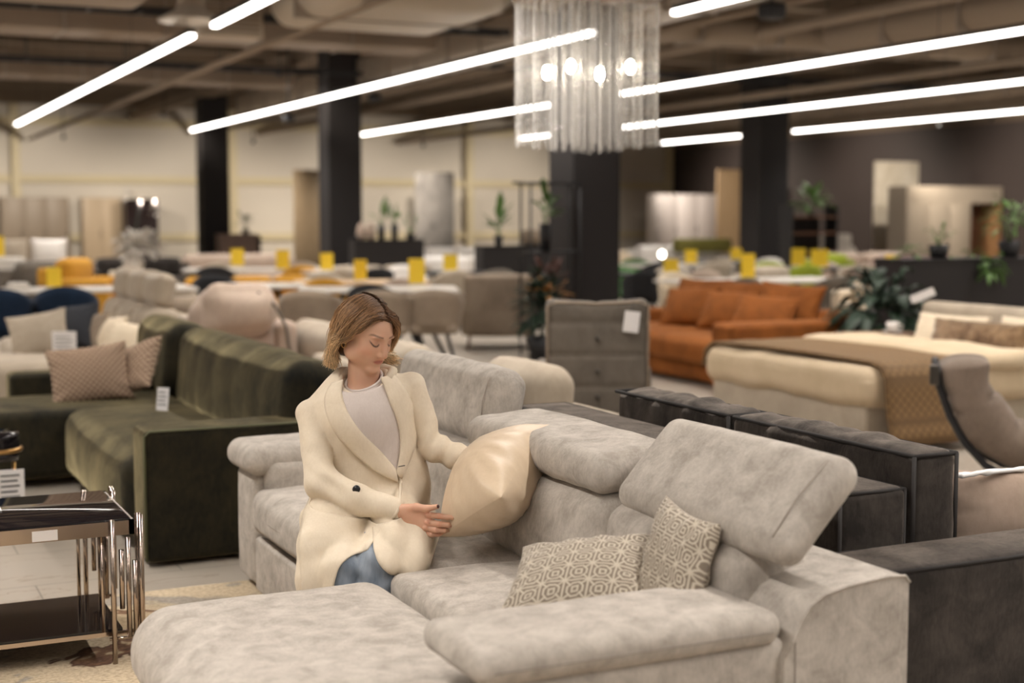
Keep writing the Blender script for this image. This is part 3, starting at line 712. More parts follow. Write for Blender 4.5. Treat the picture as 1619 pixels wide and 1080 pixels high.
# grey beige cylinders seen between (rolled armrests)
tag(obj('bolster_cushion', MB().soft(2.62, 3.5, 12.6, 12.95, .52, .80, r=.13, n=(8, 3, 3), fr=5), M_taupe), 'grey taupe bolster lying behind the three headrests', 'pillow')
sofa('light taupe low sofa standing behind the slouchy armchair', (3.3, 12.9, 0), 0, 1.1, .8, M_beige, back=.62, arm=.5, nc=2)
# ---------------------------------------------------------------- head rest sofa
hs = thing('corner_sofa', 'cream grey corner sofa with three tall headrests at the left', 'sofa', (1.9, 12, 0))
obj('base', MB().soft(1.25, 2.6, 11.2, 13.5, .05, .3, r=.03, n=(4, 4, 2)), M_beige, hs)
for k, (y0, y1) in enumerate(((11.50, 12.17), (12.19, 12.86), (12.88, 13.55))):
    Mx = lean(2.3, .45, .17)
    def chn(o, d, y0=y0): return o-d*.012*(1-abs(math.sin((o.y-y0)*PI/.25)))**3
    obj('back_cushion', MB().soft(2.22, 2.50, y0+.01, y1-.01, .40, .79, r=.10, puff=(.05, 0, 0), n=(4, 16, 6), fr=4, M=Mx, fn=chn), M_beige, hs)
    hr = obj('head_rest', MB().soft(2.26, 2.42, y0+.07, y1-.07, .79, 1.06, r=.06, puff=(.03, 0, .01), n=(3, 6, 4), fr=4, M=Mx), M_beige, hs)
obj('seat_cushion', MB().soft(1.3, 2.3, 11.2, 13.3, .28, .45, r=.06, puff=(0, 0, .02), n=(6, 8, 3)), M_beige, hs)
obj('chaise', MB().soft(-.8, 1.75, 10.75, 11.75, .10, .455, r=.09, puff=(0, 0, .02), n=(12, 6, 3)), M_beige, hs)
obj('back_panel', MB().soft(2.5, 2.62, 11.1, 13.4, .05, .72, r=.04, n=(2, 6, 4)), M_beige, hs)
tag(obj('footstool', MB().soft(1.28, 1.82, 10.0, 10.45, .0, .40, r=.13, puff=(0, 0, .02), n=(6, 6, 2), fr=6), M_cream), 'cream rounded footstool in front of the headrest sofa', 'footstool')
tag(obj('pillow', MB().pillow(.46, .36, .16, M=frame((1.42, 11.5, .60), (.85, -.2, .15), (.45, .2, .85)), seed=1), M_beige), 'beige cushion leaning on the headrest sofa chaise at the left', 'pillow')
tag(obj('pillow', MB().pillow(.36, .40, .16, M=frame((1.73, 11.75, .63), (.7, -.5, .1), (.4, .3, .9)), seed=2), plain('dark_cushion_cloth', (.02, .022, .028), .9)), 'black cushion behind the leaning beige cushion at the left', 'pillow')
tag(obj('pillow', MB().pillow(.34, .34, .14, M=frame((1.85, 11.7, .58), (.4, -.8, .1), (.3, .2, .9)), seed=3), M_taupe), 'taupe cushion left of the two small cream cushions', 'pillow')
tag(obj('pillow', MB().pillow(.34, .32, .14, M=frame((1.96, 11.55, .57), (.5, -.8, .1), (.4, .2, .85)), seed=4), M_cream), 'small cream cushion, left one below the headrests', 'pillow')
tag(obj('pillow', MB().pillow(.38, .30, .14, M=frame((2.06, 11.35, .55), (.6, -.7, -.1), (.5, .2, .75)), seed=5), M_cream), 'small cream cushion, right one below the headrests', 'pillow')
ps = thing('price_sign', 'white square price card standing on the headrest sofa chaise', 'sign', (1.56, 11.15, .475), -.4)
obj('card', MB().box(-.09, .09, -.003, .003, 0, .17), M_paper, ps, world=False)
mb = MB()
for k in range(4): mb.box(-.065, .065-.02*(k % 2), -.006, -.003, .035+.03*k, .042+.03*k)
obj('printed_line', mb, M_ink, ps, world=False)
# ---------------------------------------------------------------- grey quilted armchair seen from behind
ga = thing('armchair', 'grey quilted armchair seen from behind with a white tag', 'armchair', (4.28, 7.75, 0), math.radians(-24))
def quilt(o, d):
    a = 0
    for zz in (.86, .66, .46, .28): a += math.exp(-((o.z-zz)/.012)**2)
    a += math.exp(-(o.x/.012)**2)*.8
    return o-d*.012*min(a, 1)+Vector((0, 0, .02*(o.x/.3)**2 if o.z > .9 else 0))
obj('backrest', MB().soft(-.315, .315, -.10, .06, .12, .985, r=.045, puff=(0, .015, 0), n=(16, 3, 44), fn=quilt), M_greyc, ga, world=False)
obj('piping', MB().tube([(-.312, -.09, .14), (-.312, -.09, .96), (-.25, -.09, .985), (0, -.09, .972), (.25, -.09, .985), (.312, -.09, .96), (.312, -.09, .14)], .008, 6), M_taupe, ga, world=False)
for z in (.76, .56, .40): obj('button', MB().soft(-.015, .015, -.128, -.10, z-.015, z+.015, r=.012, n=(1, 1, 1)), plain('dark_button', (.06, .05, .04), .6), ga, world=False)
obj('seat', MB().soft(-.30, .30, .05, .60, .20, .45, r=.06, puff=(0, 0, .02), n=(6, 6, 3)), M_greyc, ga, world=False)
for sx in (-1, 1):
    obj('arm', MB().soft(sx*.31-.04, sx*.31+.04, .0, .55, .14, .58, r=.035, n=(2, 5, 3)), M_greyc, ga, world=False)
    for y_ in (0, .5): obj('leg', MB().tube([(sx*.27, y_, .2), (sx*.30, y_, 0)], .015, 8), M_brass, ga, world=False)
tg = obj('hang_tag', MB().box(-.048, .048, -.004, 0, -.065, .065, M=T(.205, -.125, .865, ry=.12)), M_paper, ga, world=False)
obj('tag_cord', MB().tube([(.205, -.12, .92), (.22, -.10, .985)], .003, 4), M_black, tg, world=False)
# ---------------------------------------------------------------- orange sofa
os_ = thing('sofa', 'rust orange velvet sofa with scattered orange cushions', 'sofa', (7.5, 11.2, 0))
obj('base', MB().soft(7.02, 8.3, 10.1, 12.95, .03, .20, r=.03, n=(4, 6, 1)), M_orange, os_)
obj('arm', MB().soft(6.80, 8.05, 9.95, 10.30, .03, .605, r=.05, n=(6, 3, 5)), M_orange, os_)
obj('arm', MB().soft(6.98, 8.35, 12.7, 12.98, .03, .56, r=.05, n=(6, 3, 5)), M_orange, os_)
obj('seat_cushion', MB().soft(6.93, 7.9, 10.33, 11.55, .19, .43, r=.07, puff=(.02, 0, .02), n=(6, 8, 3), fr=4), M_orange, os_)
obj('seat_cushion', MB().soft(6.93, 7.9, 11.56, 12.7, .19, .43, r=.07, puff=(.02, 0, .02), n=(6, 8, 3), fr=4), M_orange, os_)
obj('back_frame', MB().soft(8.02, 8.35, 10.0, 12.95, .03, .66, r=.07, n=(3, 8, 4)), M_orange, os_)
for k, (x, y, z, w_, h_, l_, ex, ey) in enumerate([
        (7.62, 11.9, .63, .60, .44, 'front orange cushion at the far end of the orange sofa', (.45, -.85, .05), (.5, .15, .8)),
        (7.60, 11.2, .63, .56, .42, 'middle one of the three front orange cushions', (.45, -.85, .0), (.55, .15, .78)),
        (7.60, 10.62, .62, .60, .42, 'front orange cushion next to the near sofa arm', (.55, -.8, -.05), (.6, .15, .75)),
        (7.92, 12.2, .66, .70, .50, 'rear orange cushion farthest from the sofa arm', (.25, -.95, .0), (.4, .1, .88)),
        (7.92, 11.5, .67, .62, .48, 'rear orange cushion in the middle of the backrest', (.25, -.95, .0), (.4, .1, .88)),
        (7.92, 10.72, .66, .72, .52, 'rear orange cushion closest to the peace lily', (.3, -.95, -.05), (.35, .1, .88))]):
    tag(obj('orange_pillow', MB().pillow(w_, h_, .2, M=frame((x, y, z), ex, ey), seed=k), M_orange), l_, 'pillow')
# ---------------------------------------------------------------- bed
bd = thing('bed', 'upholstered beige double bed made up with cream duvet', 'bed', (7.0, 8.1, 0))
def tuft(o, d): return o-d*.012*max(0, 1-abs(math.sin(o.y*PI/.24))*6)*(abs(d.x) > .5)-d*.012*max(0, 1-abs(math.sin(o.x*PI/.24))*6)*(abs(d.y) > .5)
obj('bed_base', MB().soft(5.95, 8.0, 7.20, 8.98, .05, .36, r=.04, n=(48, 40, 3), fn=tuft), M_beige, bd)
obj('headboard', MB().soft(7.98, 8.13, 7.12, 9.02, .05, .83, r=.06, puff=(.02, 0, 0), n=(2, 40, 5), fn=tuft), M_beige, bd)
obj('mattress', MB().soft(6.0, 7.97, 7.24, 8.95, .34, .50, r=.05, n=(8, 8, 2)), M_white, bd)
def hem(o, d):
    z = o.z+ (.035*noise.noise(Vector((o.x*3, o.y*3, 0))) if o.z < .45 else .012*noise.noise(Vector((o.x*4, o.y*4, 3))))
    return Vector((o.x, o.y, z))
M_duv = fabric('sand_duvet_cotton', (.50, .395, .26), (.58, .465, .32), 4, 60, .15, .001)
dv = obj('duvet', MB().soft(5.90, 7.45, 7.13, 9.04, .27, .545, r=.10, puff=(0, 0, .015), n=(20, 24, 4), fn=hem, fr=5), M_duv)
tag(dv, 'thick cream duvet draped over the foot of the bed', 'duvet')
g_ = []
ys = [(6.98, .06), (7.02, .14), (7.05, .25), (7.07, .38), (7.08, .48), (7.13, .548), (7.22, .572), (7.5, .575), (7.9, .58), (8.3, .58), (8.7, .575), (9.0, .565), (9.09, .50), (9.12, .38)]
for k, (y, z) in enumerate(ys):
    q = max(0, (y-7.1)/1.9)
    g_.append([(6.00-.04*q+(6.72-6.00+.15*q)*i/8, y, z+.006*noise.noise(Vector((i*.9, y*4, 1)))) for i in range(9)])
m, t, b = newmat('brown_diamond_quilt'); 
tc = t.nodes.new('ShaderNodeTexCoord'); mp = t.nodes.new('ShaderNodeMapping'); mp.inputs['Rotation'].default_value = (0, PI/4, 0); mp.inputs['Scale'].default_value = (1, 1, 1)
t.links.new(tc.outputs['Object'], mp.inputs[0])
wv = t.nodes.new('ShaderNodeTexVoronoi'); wv.inputs['Scale'].default_value = 22; wv.inputs['Randomness'].default_value = 0; wv.distance = 'CHEBYCHEV'
t.links.new(mp.outputs[0], wv.inputs['Vector'])
t.links.new(ramp(t, wv.outputs[0], [(.25, (.20, .115, .045)), (.5, (.10, .055, .02))]), b.inputs['Base Color']); b.inputs['Roughness'].default_value = .8; b.inputs['Sheen Weight'].default_value = .2
b.inputs['Sheen Tint'].default_value = (.7, .48, .25, 1)
tag(obj('throw_blanket', MB().sheet(g_, .018), m), 'brown quilted throw across the bed hanging down its side', 'blanket')
tag(obj('bed_pillow', MB().pillow(.72, .38, .2, M=frame((7.80, 8.48, .575), (.08, -1, .0), (.35, .0, .9)), seed=1), M_cream), 'cream pillow leaning on the headboard left of the fur cushion', 'pillow')
tag(obj('bed_pillow', MB().pillow(.72, .40, .2, M=frame((7.80, 7.60, .59), (.08, -1, .0), (.35, .0, .9)), seed=2), M_cream), 'cream pillow leaning on the headboard at the right edge', 'pillow')
tag(obj('fur_cushion', MB().pillow(.92, .34, .16, M=frame((7.50, 7.86, .60), (.12, -1, .0), (.45, .0, .9)), seed=3), M_fur), 'long brown fur cushion lying on the bed pillows', 'pillow')
tag(obj('folded_duvet', MB().soft(6.75, 7.4, 7.10, 9.0, .48, .60, r=.06, puff=(0, 0, .02), n=(12, 20, 3), wr=.02, ws=3, fr=4), M_duv), 'folded back cream cover in the middle of the bed', 'duvet')
tag(obj('price_tag', MB().box(-.10, .10, -.004, .004, -.03, .035, M=T(7.98, 8.98, .87, rz=-.5, ry=-.4)), M_paper), 'white tag clipped on the headboard corner', 'price tag')
# bedside table with cup
bt = table('dark walnut bedside table behind the bed carrying a white cup', (7.84, 9.35, 0), 0, .62, .4, M_wood, M_black, h=.55, name='bedside_table')
obj('lower_shelf', MB().box(-.25, .25, -.17, .17, .22, .24), M_wood, bt, world=False)
cp = thing('cup', 'white espresso cup on the bedside table', 'cup', (7.93, 9.28, .55))
obj('cup_body', MB().lathe([(.03, .565), (.045, .58), (.052, .64), (.048, .64), (.02, .575)], 18, T(7.93, 9.28)), M_white, cp)
obj('saucer', MB().lathe([(.03, .551), (.085, .562), (.085, .566), (.02, .56)], 18, T(7.93, 9.28)), M_white, cp)
obj('handle', MB().tube([(7.98, 9.26, .62), (8.01, 9.25, .61), (8.01, 9.25, .59), (7.975, 9.26, .585)], .006, 6), M_white, cp)
pot_plant('large dark green peace lily between orange sofa and charcoal divider', 8.27, 9.80, 0, .16, .38, 120, (.30, .28, .36), .30, 5, M_leaf, droop=1.0, up=.35)
# ---------------------------------------------------------------- charcoal divider with planters on the right
dvd = thing('divider', 'charcoal half height divider with trailing plants behind the bed', 'divider', (10.2, 10.6, 0))
obj('panel', MB().box(9.0, 11.6, 10.42, 10.80, 0, 1.09), M_divider, dvd)
obj('top_cap', MB().box(8.99, 11.61, 10.41, 10.81, 1.09, 1.115), M_divider, dvd)
pot_plant('pothos in a black pot on the right divider with one trailing shoot', 9.60, 10.6, 1.115, .10, .13, 16, (.12, .1, .10), .09, 11, M_leaf2, droop=.6)
t_ = pot_plant('trailing pothos at the right edge hanging over the charcoal divider', 10.45, 10.55, 1.115, .11, .16, 60, (.28, .16, .26), .11, 12, M_leaf2, droop=.6)
obj('trailing_shoot', leaves(34, (10.02, 10.34, 1.0), (.14, .05, .2), .10, 13, .8), M_leaf2, t_)
obj('trailing_shoot', leaves(16, (9.85, 10.42, 1.15), (.24, .05, .04), .08, 15, .5), M_leaf2, t_)
tag(obj('plant_clump', leaves(22, (9.18, 10.5, 1.17), (.12, .1, .09), .09, 14, .5), M_leaf2), 'small pothos clump at the left end of the right divider', 'plant')
# ---------------------------------------------------------------- pod lounge chair
pd = thing('lounge_chair', 'taupe padded pod chair in a black ring frame at the right edge', 'armchair', (5.94, 5.70, 0), math.radians(-41))
pth = [Vector(p) for p in ((-.435, 0, .74), (-.425, 0, .63), (-.38, 0, .50), (-.30, 0, .38), (-.19, 0, .285), (-.02, 0, .235), (.16, 0, .25), (.32, 0, .36), (.42, 0, .50))]
def bend(o, d):
    q = max(0, min(.9999, (o.x+1)/2))*(len(pth)-1); i = int(q); f = q-i
    p = pth[i].lerp(pth[i+1], f); tg_ = ((pth[min(i+1, len(pth)-1)]-pth[max(i-1, 0)])).normalized()
    if f > 0 and i+2 < len(pth): tg_ = tg_.lerp((pth[i+2]-pth[i]).normalized(), f).normalized()
    nn = Vector((-tg_.z, 0, tg_.x))
    crease = 1
    for c_ in (-.48, .12, .58): crease -= .22*math.exp(-((o.x-c_)/.03)**2)
    return p+nn*(o.z*crease*(.9+.25*abs(math.sin(o.x*5)))) + Vector((0, o.y, 0))
obj('cushion', MB().soft(-1, 1, -.27, .27, -.115, .115, r=.11, puff=(0, 0, .015), n=(44, 6, 2), fn=bend, fr=4), fabric('umber_cloth', (.17, .13, .10), (.24, .185, .145), 4, 60, .2, .001), pd, world=False)
for s_ in (-.2, .2):
    pf = [(-.575, s_, .70), (-.56, s_, .60), (-.50, s_, .43), (-.42, s_, .29), (-.31, s_, .17), (-.20, s_, .115), (0, s_, .10), (.2, s_, .13), (.40, s_, .28)]
    obj('ring_frame', MB().tube(pf, .021, 8), M_black, pd, world=False)
obj('ring_frame', MB().tube([(-.575, -.2, .70), (-.585, 0, .71), (-.575, .2, .70)], .018, 8), M_black, pd, world=False)
obj('clip', MB().soft(-.61, -.56, -.24, -.17, .60, .71, r=.01, n=(1, 1, 1)), plain('clip_metal', (.12, .11, .1), .4, 1), pd, world=False)
for a, b_ in (((-.38, -.2, 0), (.1, .0, .12)), ((.30, -.25, 0), (-.15, -.0, .12)), ((-.1, .35, 0), (0, 0, .12)), ((.05, -.36, 0), (0, 0, .12))):
    obj('leg', MB().tube([b_, a], .015, 8), M_black, pd, world=False)
# ---------------------------------------------------------------- dining displays in the middle distance
WT = plain('white_lacquer', (.66, .62, .56), .3)
tub = lambda l, x, y, rz, m_=M_taupe, **k: shell_chair(l, (x, y, 0), rz, m_, **k)
table('long table with white top between the three taupe tub chairs', (5.3, 14.45, 0), -.35, 1.7, .95, WT, M_black)
tub('taupe tub chair directly behind the woman\'s head', 4.80, 12.95, PI-.45, w_=.60)
tub('taupe tub chair at the left of the row, near the round table', 4.18, 13.25, PI-.5, w_=.62)
tub('taupe tub chair with splayed dark legs right of the woman', 5.27, 12.85, PI-.35, w_=.58)
shell_chair('black shell chair between two taupe tub chairs', (4.99, 13.75, 0), 2.6, plain('black_cloth', (.01, .01, .012), .9), w_=.5, back=.84)
table('round white table with dark legs left of the tub chairs', (4.38, 15.8, 0), 0, 1.1, 1.1, WT, M_black, True)
shell_chair('pale grey shell chair at the round white table, near its left side', (3.5, 16.2, 0), .6, M_beige)
shell_chair('black shell chair behind the round white table', (4.15, 16.9, 0), 0, plain('black_cloth', (.01, .01, .012), .9))
# beige box armchair near the dark column
bx = thing('armchair', 'beige boxy armchair seen from behind beside the flowering plant', 'armchair', (6.98, 15.0, 0), -.42)
obj('backrest', MB().soft(-.40, .40, -.42, -.26, .16, .86, r=.05, puff=(0, .02, .01), n=(5, 2, 5)), M_taupe, bx, world=False)
for sx in (-1, 1): obj('arm', MB().soft(sx*.37-.06, sx*.37+.06, -.3, .40, .16, .64, r=.04, n=(2, 4, 3)), M_taupe, bx, world=False)
obj('seat', MB().soft(-.33, .33, -.28, .40, .18, .44, r=.06, n=(4, 4, 2)), M_taupe, bx, world=False)
for sx in (-1, 1):
    for sy in (-1, 1): obj('leg', MB().tube([(sx*.33, sy*.36, .18), (sx*.35, sy*.38, 0)], .016, 8), M_wood, bx, world=False)
# flowering plant beside the column
fp = pot_plant('green potted poinsettia with orange bracts and brown top at the column', 6.72, 13.35, 0, .17, .26, 200, (.25, .22, .40), .17, 21, M_leaf, droop=.5, up=.2)
obj('orange_bract', leaves(18, (6.74, 13.3, .72), (.22, .18, .07), .14, 22, .1), plain('orange_bract', (.50, .24, .07), .6), fp)
obj('brown_plume', leaves(30, (6.78, 13.35, .88), (.20, .18, .08), .12, 23, .1, .3), plain('brown_plume', (.09, .035, .025), .7), fp)
# clothes rail like metal stand with a pot, left of the column
rk = thing('metal_rack', 'tall thin black metal rack with a hanging plant left of the column', 'rack', (6.95, 13.9, 0))
for x in (6.68, 7.28):
    for y_ in (13.75, 14.0): obj('post', MB().tube([(x+.1, y_, 0), (x+.1, y_, 1.88)], .012, 6), M_black, rk)
for z in (.35, 1.12, 1.86): obj('shelf', MB().box(6.76, 7.40, 13.73, 14.02, z, z+.02), M_black, rk)
obj('hook_bar', MB().tube([(6.62, 13.87, 1.88), (7.2, 13.87, 1.88)], .012, 6), M_black, rk)
pot_plant('grassy plant in a tall black pot on the metal rack', 7.02, 13.87, 1.14, .07, .30, 18, (.10, .10, .16), .16, 31, M_leaf2, droop=.4, up=.6)
# blue chairs and white counter at the left
shell_chair('navy blue velvet chair at the left edge, seen from behind', (1.37, 13.95, 0), PI-.1, M_navy, w_=.60, back=.86)
shell_chair('navy blue velvet chair right of the one at the left edge', (1.98, 13.95, 0), PI-.2, M_navy, w_=.58, back=.87)
table('long white counter table behind the navy chairs', (2.5, 15.2, 0), -.05, 1.9, .8, WT, M_black, h=.78)
tag(obj('serving_board', MB().soft(1.62, 1.80, 15.2, 15.5, .78, .84, r=.01, n=(1, 1, 1)), WT), 'white block on the counter table left of the yellow sign', 'board')
# yellow price signs, each on its table
SG = [(2.05, 20.9, .95, .22, .28, 'yellow price sign cut by the left picture edge'), (2.03, 15.1, .78, .15, .20, 'yellow price sign on the white counter behind the navy chairs'),
      (5.62, 21.6, .75, .20, .26, 'yellow price sign below the farthest left column'), (5.87, 20.0, .75, .19, .27, 'yellow price sign below the leaning beige door panel'),
      (6.27, 19.2, .75, .18, .24, 'yellow price sign just left of the woman\'s parting, under the middle column'), (5.64, 16.0, .75, .15, .24, 'yellow price sign behind the woman\'s head on the right'),
      (5.86, 14.75, .75, .18, .28, 'large yellow price sign above the tub chair with splayed legs'), (7.82, 18.4, .75, .20, .22, 'yellow price sign between the two left planter dividers'),
      (10.2, 16.4, .75, .20, .18, 'yellow price sign just right of the chandelier column'), (12.5, 19.5, .75, .20, .22, 'yellow price sign below the wooden wall panel'),
      (14.4, 21.0, .75, .20, .20, 'small yellow price sign at the foot of the wooden wall panel'), (10.05, 14.4, .75, .17, .30, 'tall yellow price sign above the orange sofa'),
      (13.5, 18.0, .75, .22, .26, 'yellow price sign in front of the open shelf'), (13.4, 17.35, .75, .26, .26, 'wide yellow price sign in front of the white high backed sofa'),
      (13.3, 15.6, .75, .20, .22, 'yellow price sign below the marble panel')]
for k, (x, y, z, w_, h_, lb) in enumerate(SG): sign(lb, x, y, z, w_, h_)
tag(obj('display_plinth', MB().soft(1.7, 2.4, 20.6, 21.3, 0, .95, r=.02, n=(1, 1, 1)), WT), 'white plinth under the sign at the left picture edge', 'plinth')
BK = plain('black_cloth', (.01, .01, .012), .9)
TB = [(5.75, 20.8, 2.2, .9, -.3, WT, 'white table under two yellow signs left of the middle column', [BK, M_mustard, M_beige, M_taupe]),
      (6.5, 19.3, .9, .9, 0, WT, 'small white table under the yellow sign at the middle column', [M_beige, BK]),
      (5.7, 16.15, 1.6, .9, -.3, M_oak, 'oak table under the yellow sign behind the woman', [M_mustard, M_pinkb, M_beige]),
      (7.8, 18.4, 1.1, 1.1, 0, BK, 'black round topped table between the two left dividers', [M_beige, M_greyc, M_white]),
      (10.2, 16.7, 1.4, .8, -.3, M_black, 'black table right of the chandelier column', [BK, M_pinkb, M_moss, M_beige]),
      (10.2, 14.5, 2.3, .9, -.06, WT, 'long white table right behind the orange sofa', [M_greyc, M_greyc, M_cream]),
      (12.3, 19.7, 1.6, .9, -.3, WT, 'white table below the wooden wall panel', [BK, M_beige, M_moss]),
      (14.4, 21.2, 1.6, .9, -.3, M_black, 'black table far back below the wooden panel', [M_beige, M_white]),
      (13.6, 17.7, 1.6, .9, -.3, M_black, 'black table under two yellow signs in front of the open shelf', [M_lime, M_beige, M_lime, M_pinkb]),
      (13.3, 15.5, 1.3, .8, -.4, M_wood, 'walnut table below the marble panel', [M_greyc, M_pinkb, M_beige]),
      (12.3, 13.7, 1.3, .8, -.3, M_wood, 'low walnut table behind the peace lily', [])]
CN = {id(BK): 'black', id(M_mustard): 'mustard', id(M_beige): 'beige', id(M_taupe): 'taupe', id(M_pinkb): 'rose beige', id(M_greyc): 'grey', id(M_white): 'white', id(M_moss): 'moss green', id(M_cream): 'cream', id(M_lime): 'lime green'}
cn = lambda m_: CN.get(id(m_), 'pale')
for (x, y, w_, d_, rz, tm, lb, chs) in TB:
    table(lb, (x, y, 0), rz, w_, d_, tm if tm is not BK else M_black, M_black, 'round' in lb)
    sl = [(-.28, -1, 'near left'), (.28, -1, 'near right'), (-.28, 1, 'far left'), (.28, 1, 'far right')]
    for (fx, sy, nm), m_ in zip(sl, chs):
        lx, ly = fx*w_, sy*(d_/2+.22)
        shell_chair('%s chair %s at the %s' % (cn(m_), nm, ' '.join(lb.split()[:9])), (x+lx*math.cos(rz)-ly*math.sin(rz), y+lx*math.sin(rz)+ly*math.cos(rz), 0), rz+(PI if sy < 0 else 0), m_, w_=.54)
# sofas and armchairs further back
sofa('mustard yellow armchair at the left beyond the navy chairs', (2.95, 18.6, 0), .9, 1.0, .95, M_mustard, back=.98, arm=.75, nc=1)
sofa('mustard bench sofa in the left middle distance', (5.0, 18.4, 0), -.1, 2.1, .9, M_mustard, back=.72, arm=.62, nc=3)
sofa('light grey sofa heaped with pale cushions at the far left', (2.2, 24.5, 0), 0, 2.8, 1.0, M_greyc, back=.80, nc=3)
for k, (x, w_) in enumerate(((1.9, .6), (2.6, .55), (3.2, .6))):
    tag(obj('pillow', MB().pillow(w_, .5, .22, M=frame((x, 24.3, .92), (1, -.2*k, 0), (.1, .1, 1)), seed=k), (M_white, M_beige, M_white)[k]), ('white cushion, left one on the far grey sofa', 'rose cushion in the middle of the far grey sofa', 'white cushion, right one on the far grey sofa')[k], 'pillow')
sofa('wine grey armchair in front of the far grey sofa', (2.75, 20.3, 0), .4, 1.3, .9, M_greyc, back=.9, nc=1)
sofa('dark sofa in front of the light cupboard', (5.0, 26.0, 0), 0, 1.9, .9, M_dark, back=.78, nc=2)
sofa('pale rose sofa under the farthest left column', (7.0, 26.8, 0), 0, 2.4, .9, M_pinkb, back=.8, nc=2)
sofa('cream sofa in front of the left planter divider', (7.9, 21.2, 0), -.1, 2.0, .9, M_beige, back=.74, nc=2)
sofa('white sofa standing behind the second planter divider', (10.9, 24.5, 0), 0, 2.4, .9, M_white, back=.78, nc=2)
sofa('white sofa in front of the grey stone panel', (13.0, 31.0, 0), 0, 2.6, .9, M_white, back=.8, nc=3)
sofa('cream sofa right of the chandelier column far away', (14.6, 26.5, 0), 0, 2.2, .9, M_cream, back=.8, nc=2)
sofa('pale sofa in front of the white wardrobe', (19.6, 31.0, 0), 0, 2.8, .9, M_white, back=.8, nc=3)
tag(obj('pillow', MB().soft(19.2, 20.9, 30.6, 30.9, .62, .98, r=.1, n=(3, 1, 2)), M_olive2), 'long olive bolster on the pale sofa before the white wardrobe', 'pillow')
sofa('white high backed sofa with three headrests on the right', (22.6, 29.0, 0), 0, 2.4, .9, M_white, back=.80, head=.3, nc=3)
sofa('rose sofa in front of the white high backed sofa', (18.6, 22.6, 0), -.2, 2.3, .9, M_pinkb, back=.8, nc=2)
sofa('plum sofa before the marble panel', (17.6, 19.8, 0), -.3, 1.8, .9, fabric('plum_cloth', (.09, .03, .04), (.13, .05, .06)), back=.8, nc=2)
sofa('lime green armchair left of the plum sofa', (16.0, 20.3, 0), -.3, 1.0, .9, M_lime, back=.85, nc=1)
sofa('grey sofa behind the peace lily', (16.3, 16.9, 0), -.4, 2.0, .9, M_greyc, back=.82, nc=2)
sofa('cream sofa between the orange sofa and the peace lily', (10.9, 12.2, 0), -.3, 1.9, .9, M_cream, back=.80, nc=2)
sofa('beige armchair beyond the cream sofa on the right', (11.5, 15.7, 0), .3, 1.1, .9, M_beige, back=.84, nc=1)
# white flower arrangement on a pedestal
ped = tag(obj('display_plinth', MB().soft(4.15, 4.85, 23.7, 24.3, 0, .62, r=.02, n=(1, 1, 1)), M_cream), 'cream plinth carrying the white flower arrangement', 'plinth')
fl = thing('flower_arrangement', 'mass of white blossoms in front of the dark mirror unit', 'flowers', (4.5, 24, .62))
obj('vase', MB().lathe([(.12, .62), (.18, .75), (.12, .9)], 16, T(4.5, 24)), M_white, fl)
obj('blossoms', leaves(220, (4.6, 24, 1.0), (.38, .3, .26), .16, 41, .2), plain('white_petals', (.55, .51, .45), .8), fl)
obj('stem', MB().tube([(4.5, 24, .8), (4.55, 24, 1.3), (4.62, 24, 1.75)], .01, 5), M_leaf, fl)
obj('tall_blossom', leaves(20, (4.42, 24, 1.85), (.1, .1, .12), .1, 42, .2), plain('white_petals', (.55, .51, .45), .8), fl)
obj('tall_blossom', leaves(20, (4.88, 24, 1.62), (.1, .1, .12), .1, 43, .2), plain('white_petals', (.55, .51, .45), .8), fl)
# cabinets along the far wall
wd = plain('taupe_laminate', (.27, .215, .16), .5)
cabinet('wardrobe', 'taupe wardrobe block at the far left', .5, 4.3, 43.0, .6, 2.1, wd, 4, 'wardrobe')
cabinet('wardrobe', 'taupe wardrobe next to the oak cupboards', 4.36, 6.25, 43.0, .6, 2.1, wd, 3, 'wardrobe')
cabinet('wardrobe', 'light beige wardrobe with plain doors at the far wall', 6.63, 7.75, 43.0, .6, 2.1, plain('light_oak_laminate', (.45, .35, .24), .5), 2, 'wardrobe')
cabinet('display_cabinet', 'dark mirror fronted cabinet beside the light wardrobe', 7.78, 8.72, 42.5, .6, 2.06, plain('dark_mirror', (.03, .02, .02), .12, .3), 2)
cabinet('cupboard', 'rose brown cupboard in front of the farthest column', 8.4, 9.3, 33.8, .5, 1.12, plain('rose_brown', (.20, .13, .10), .6), 2)
cabinet('cupboard', 'black low cupboard with a small plant right of the farthest column', 9.32, 10.0, 36.0, .5, 1.06, M_divider, 1)
pot_plant('small plant on the black low cupboard', 9.65, 36.2, 1.06, .1, .16, 14, (.2, .2, .2), .2, 51, M_leaf2)
def panel(label, x0, x1, y, h, mat, frame_=False):
    t_ = thing('sample_board', label, 'panel', ((x0+x1)/2, y, 0))
    obj('face', MB().soft(x0, x1, y-.02, y+.02, .12, h, r=.01, n=(1, 1, 1), fr=1), mat, t_)
    obj('foot_stand', MB().box(x0-.02, x1+.02, y-.25, y+.25, 0, .12), M_black, t_)
    return t_
panel('light oak door panel with chevron grain left of the middle column', 12.38, 13.26, 41, 2.93, wood('chevron_oak', (.42, .31, .19), (.50, .38, .25), 2, (3, 3, 3)))
st = fabric('grey_stone', (.16, .15, .145), (.34, .32, .30), 1.2, 6, 0, 0)
panel('mottled grey stone slab panel at the far wall', 16.25, 17.55, 41, 2.91, st)
panel('warm oak board panel on the dark right wall', 25.3, 26.5, 38, 3.03, M_oak)
mb_ = fabric('cream_marble', (.50, .44, .34), (.72, .66, .56), 1.5, 5, 0, 0, stretch=(2, 1, .7))
panel('tall cream marble slab panel at the right', 24.9, 26.4, 30, 3.0, mb_)
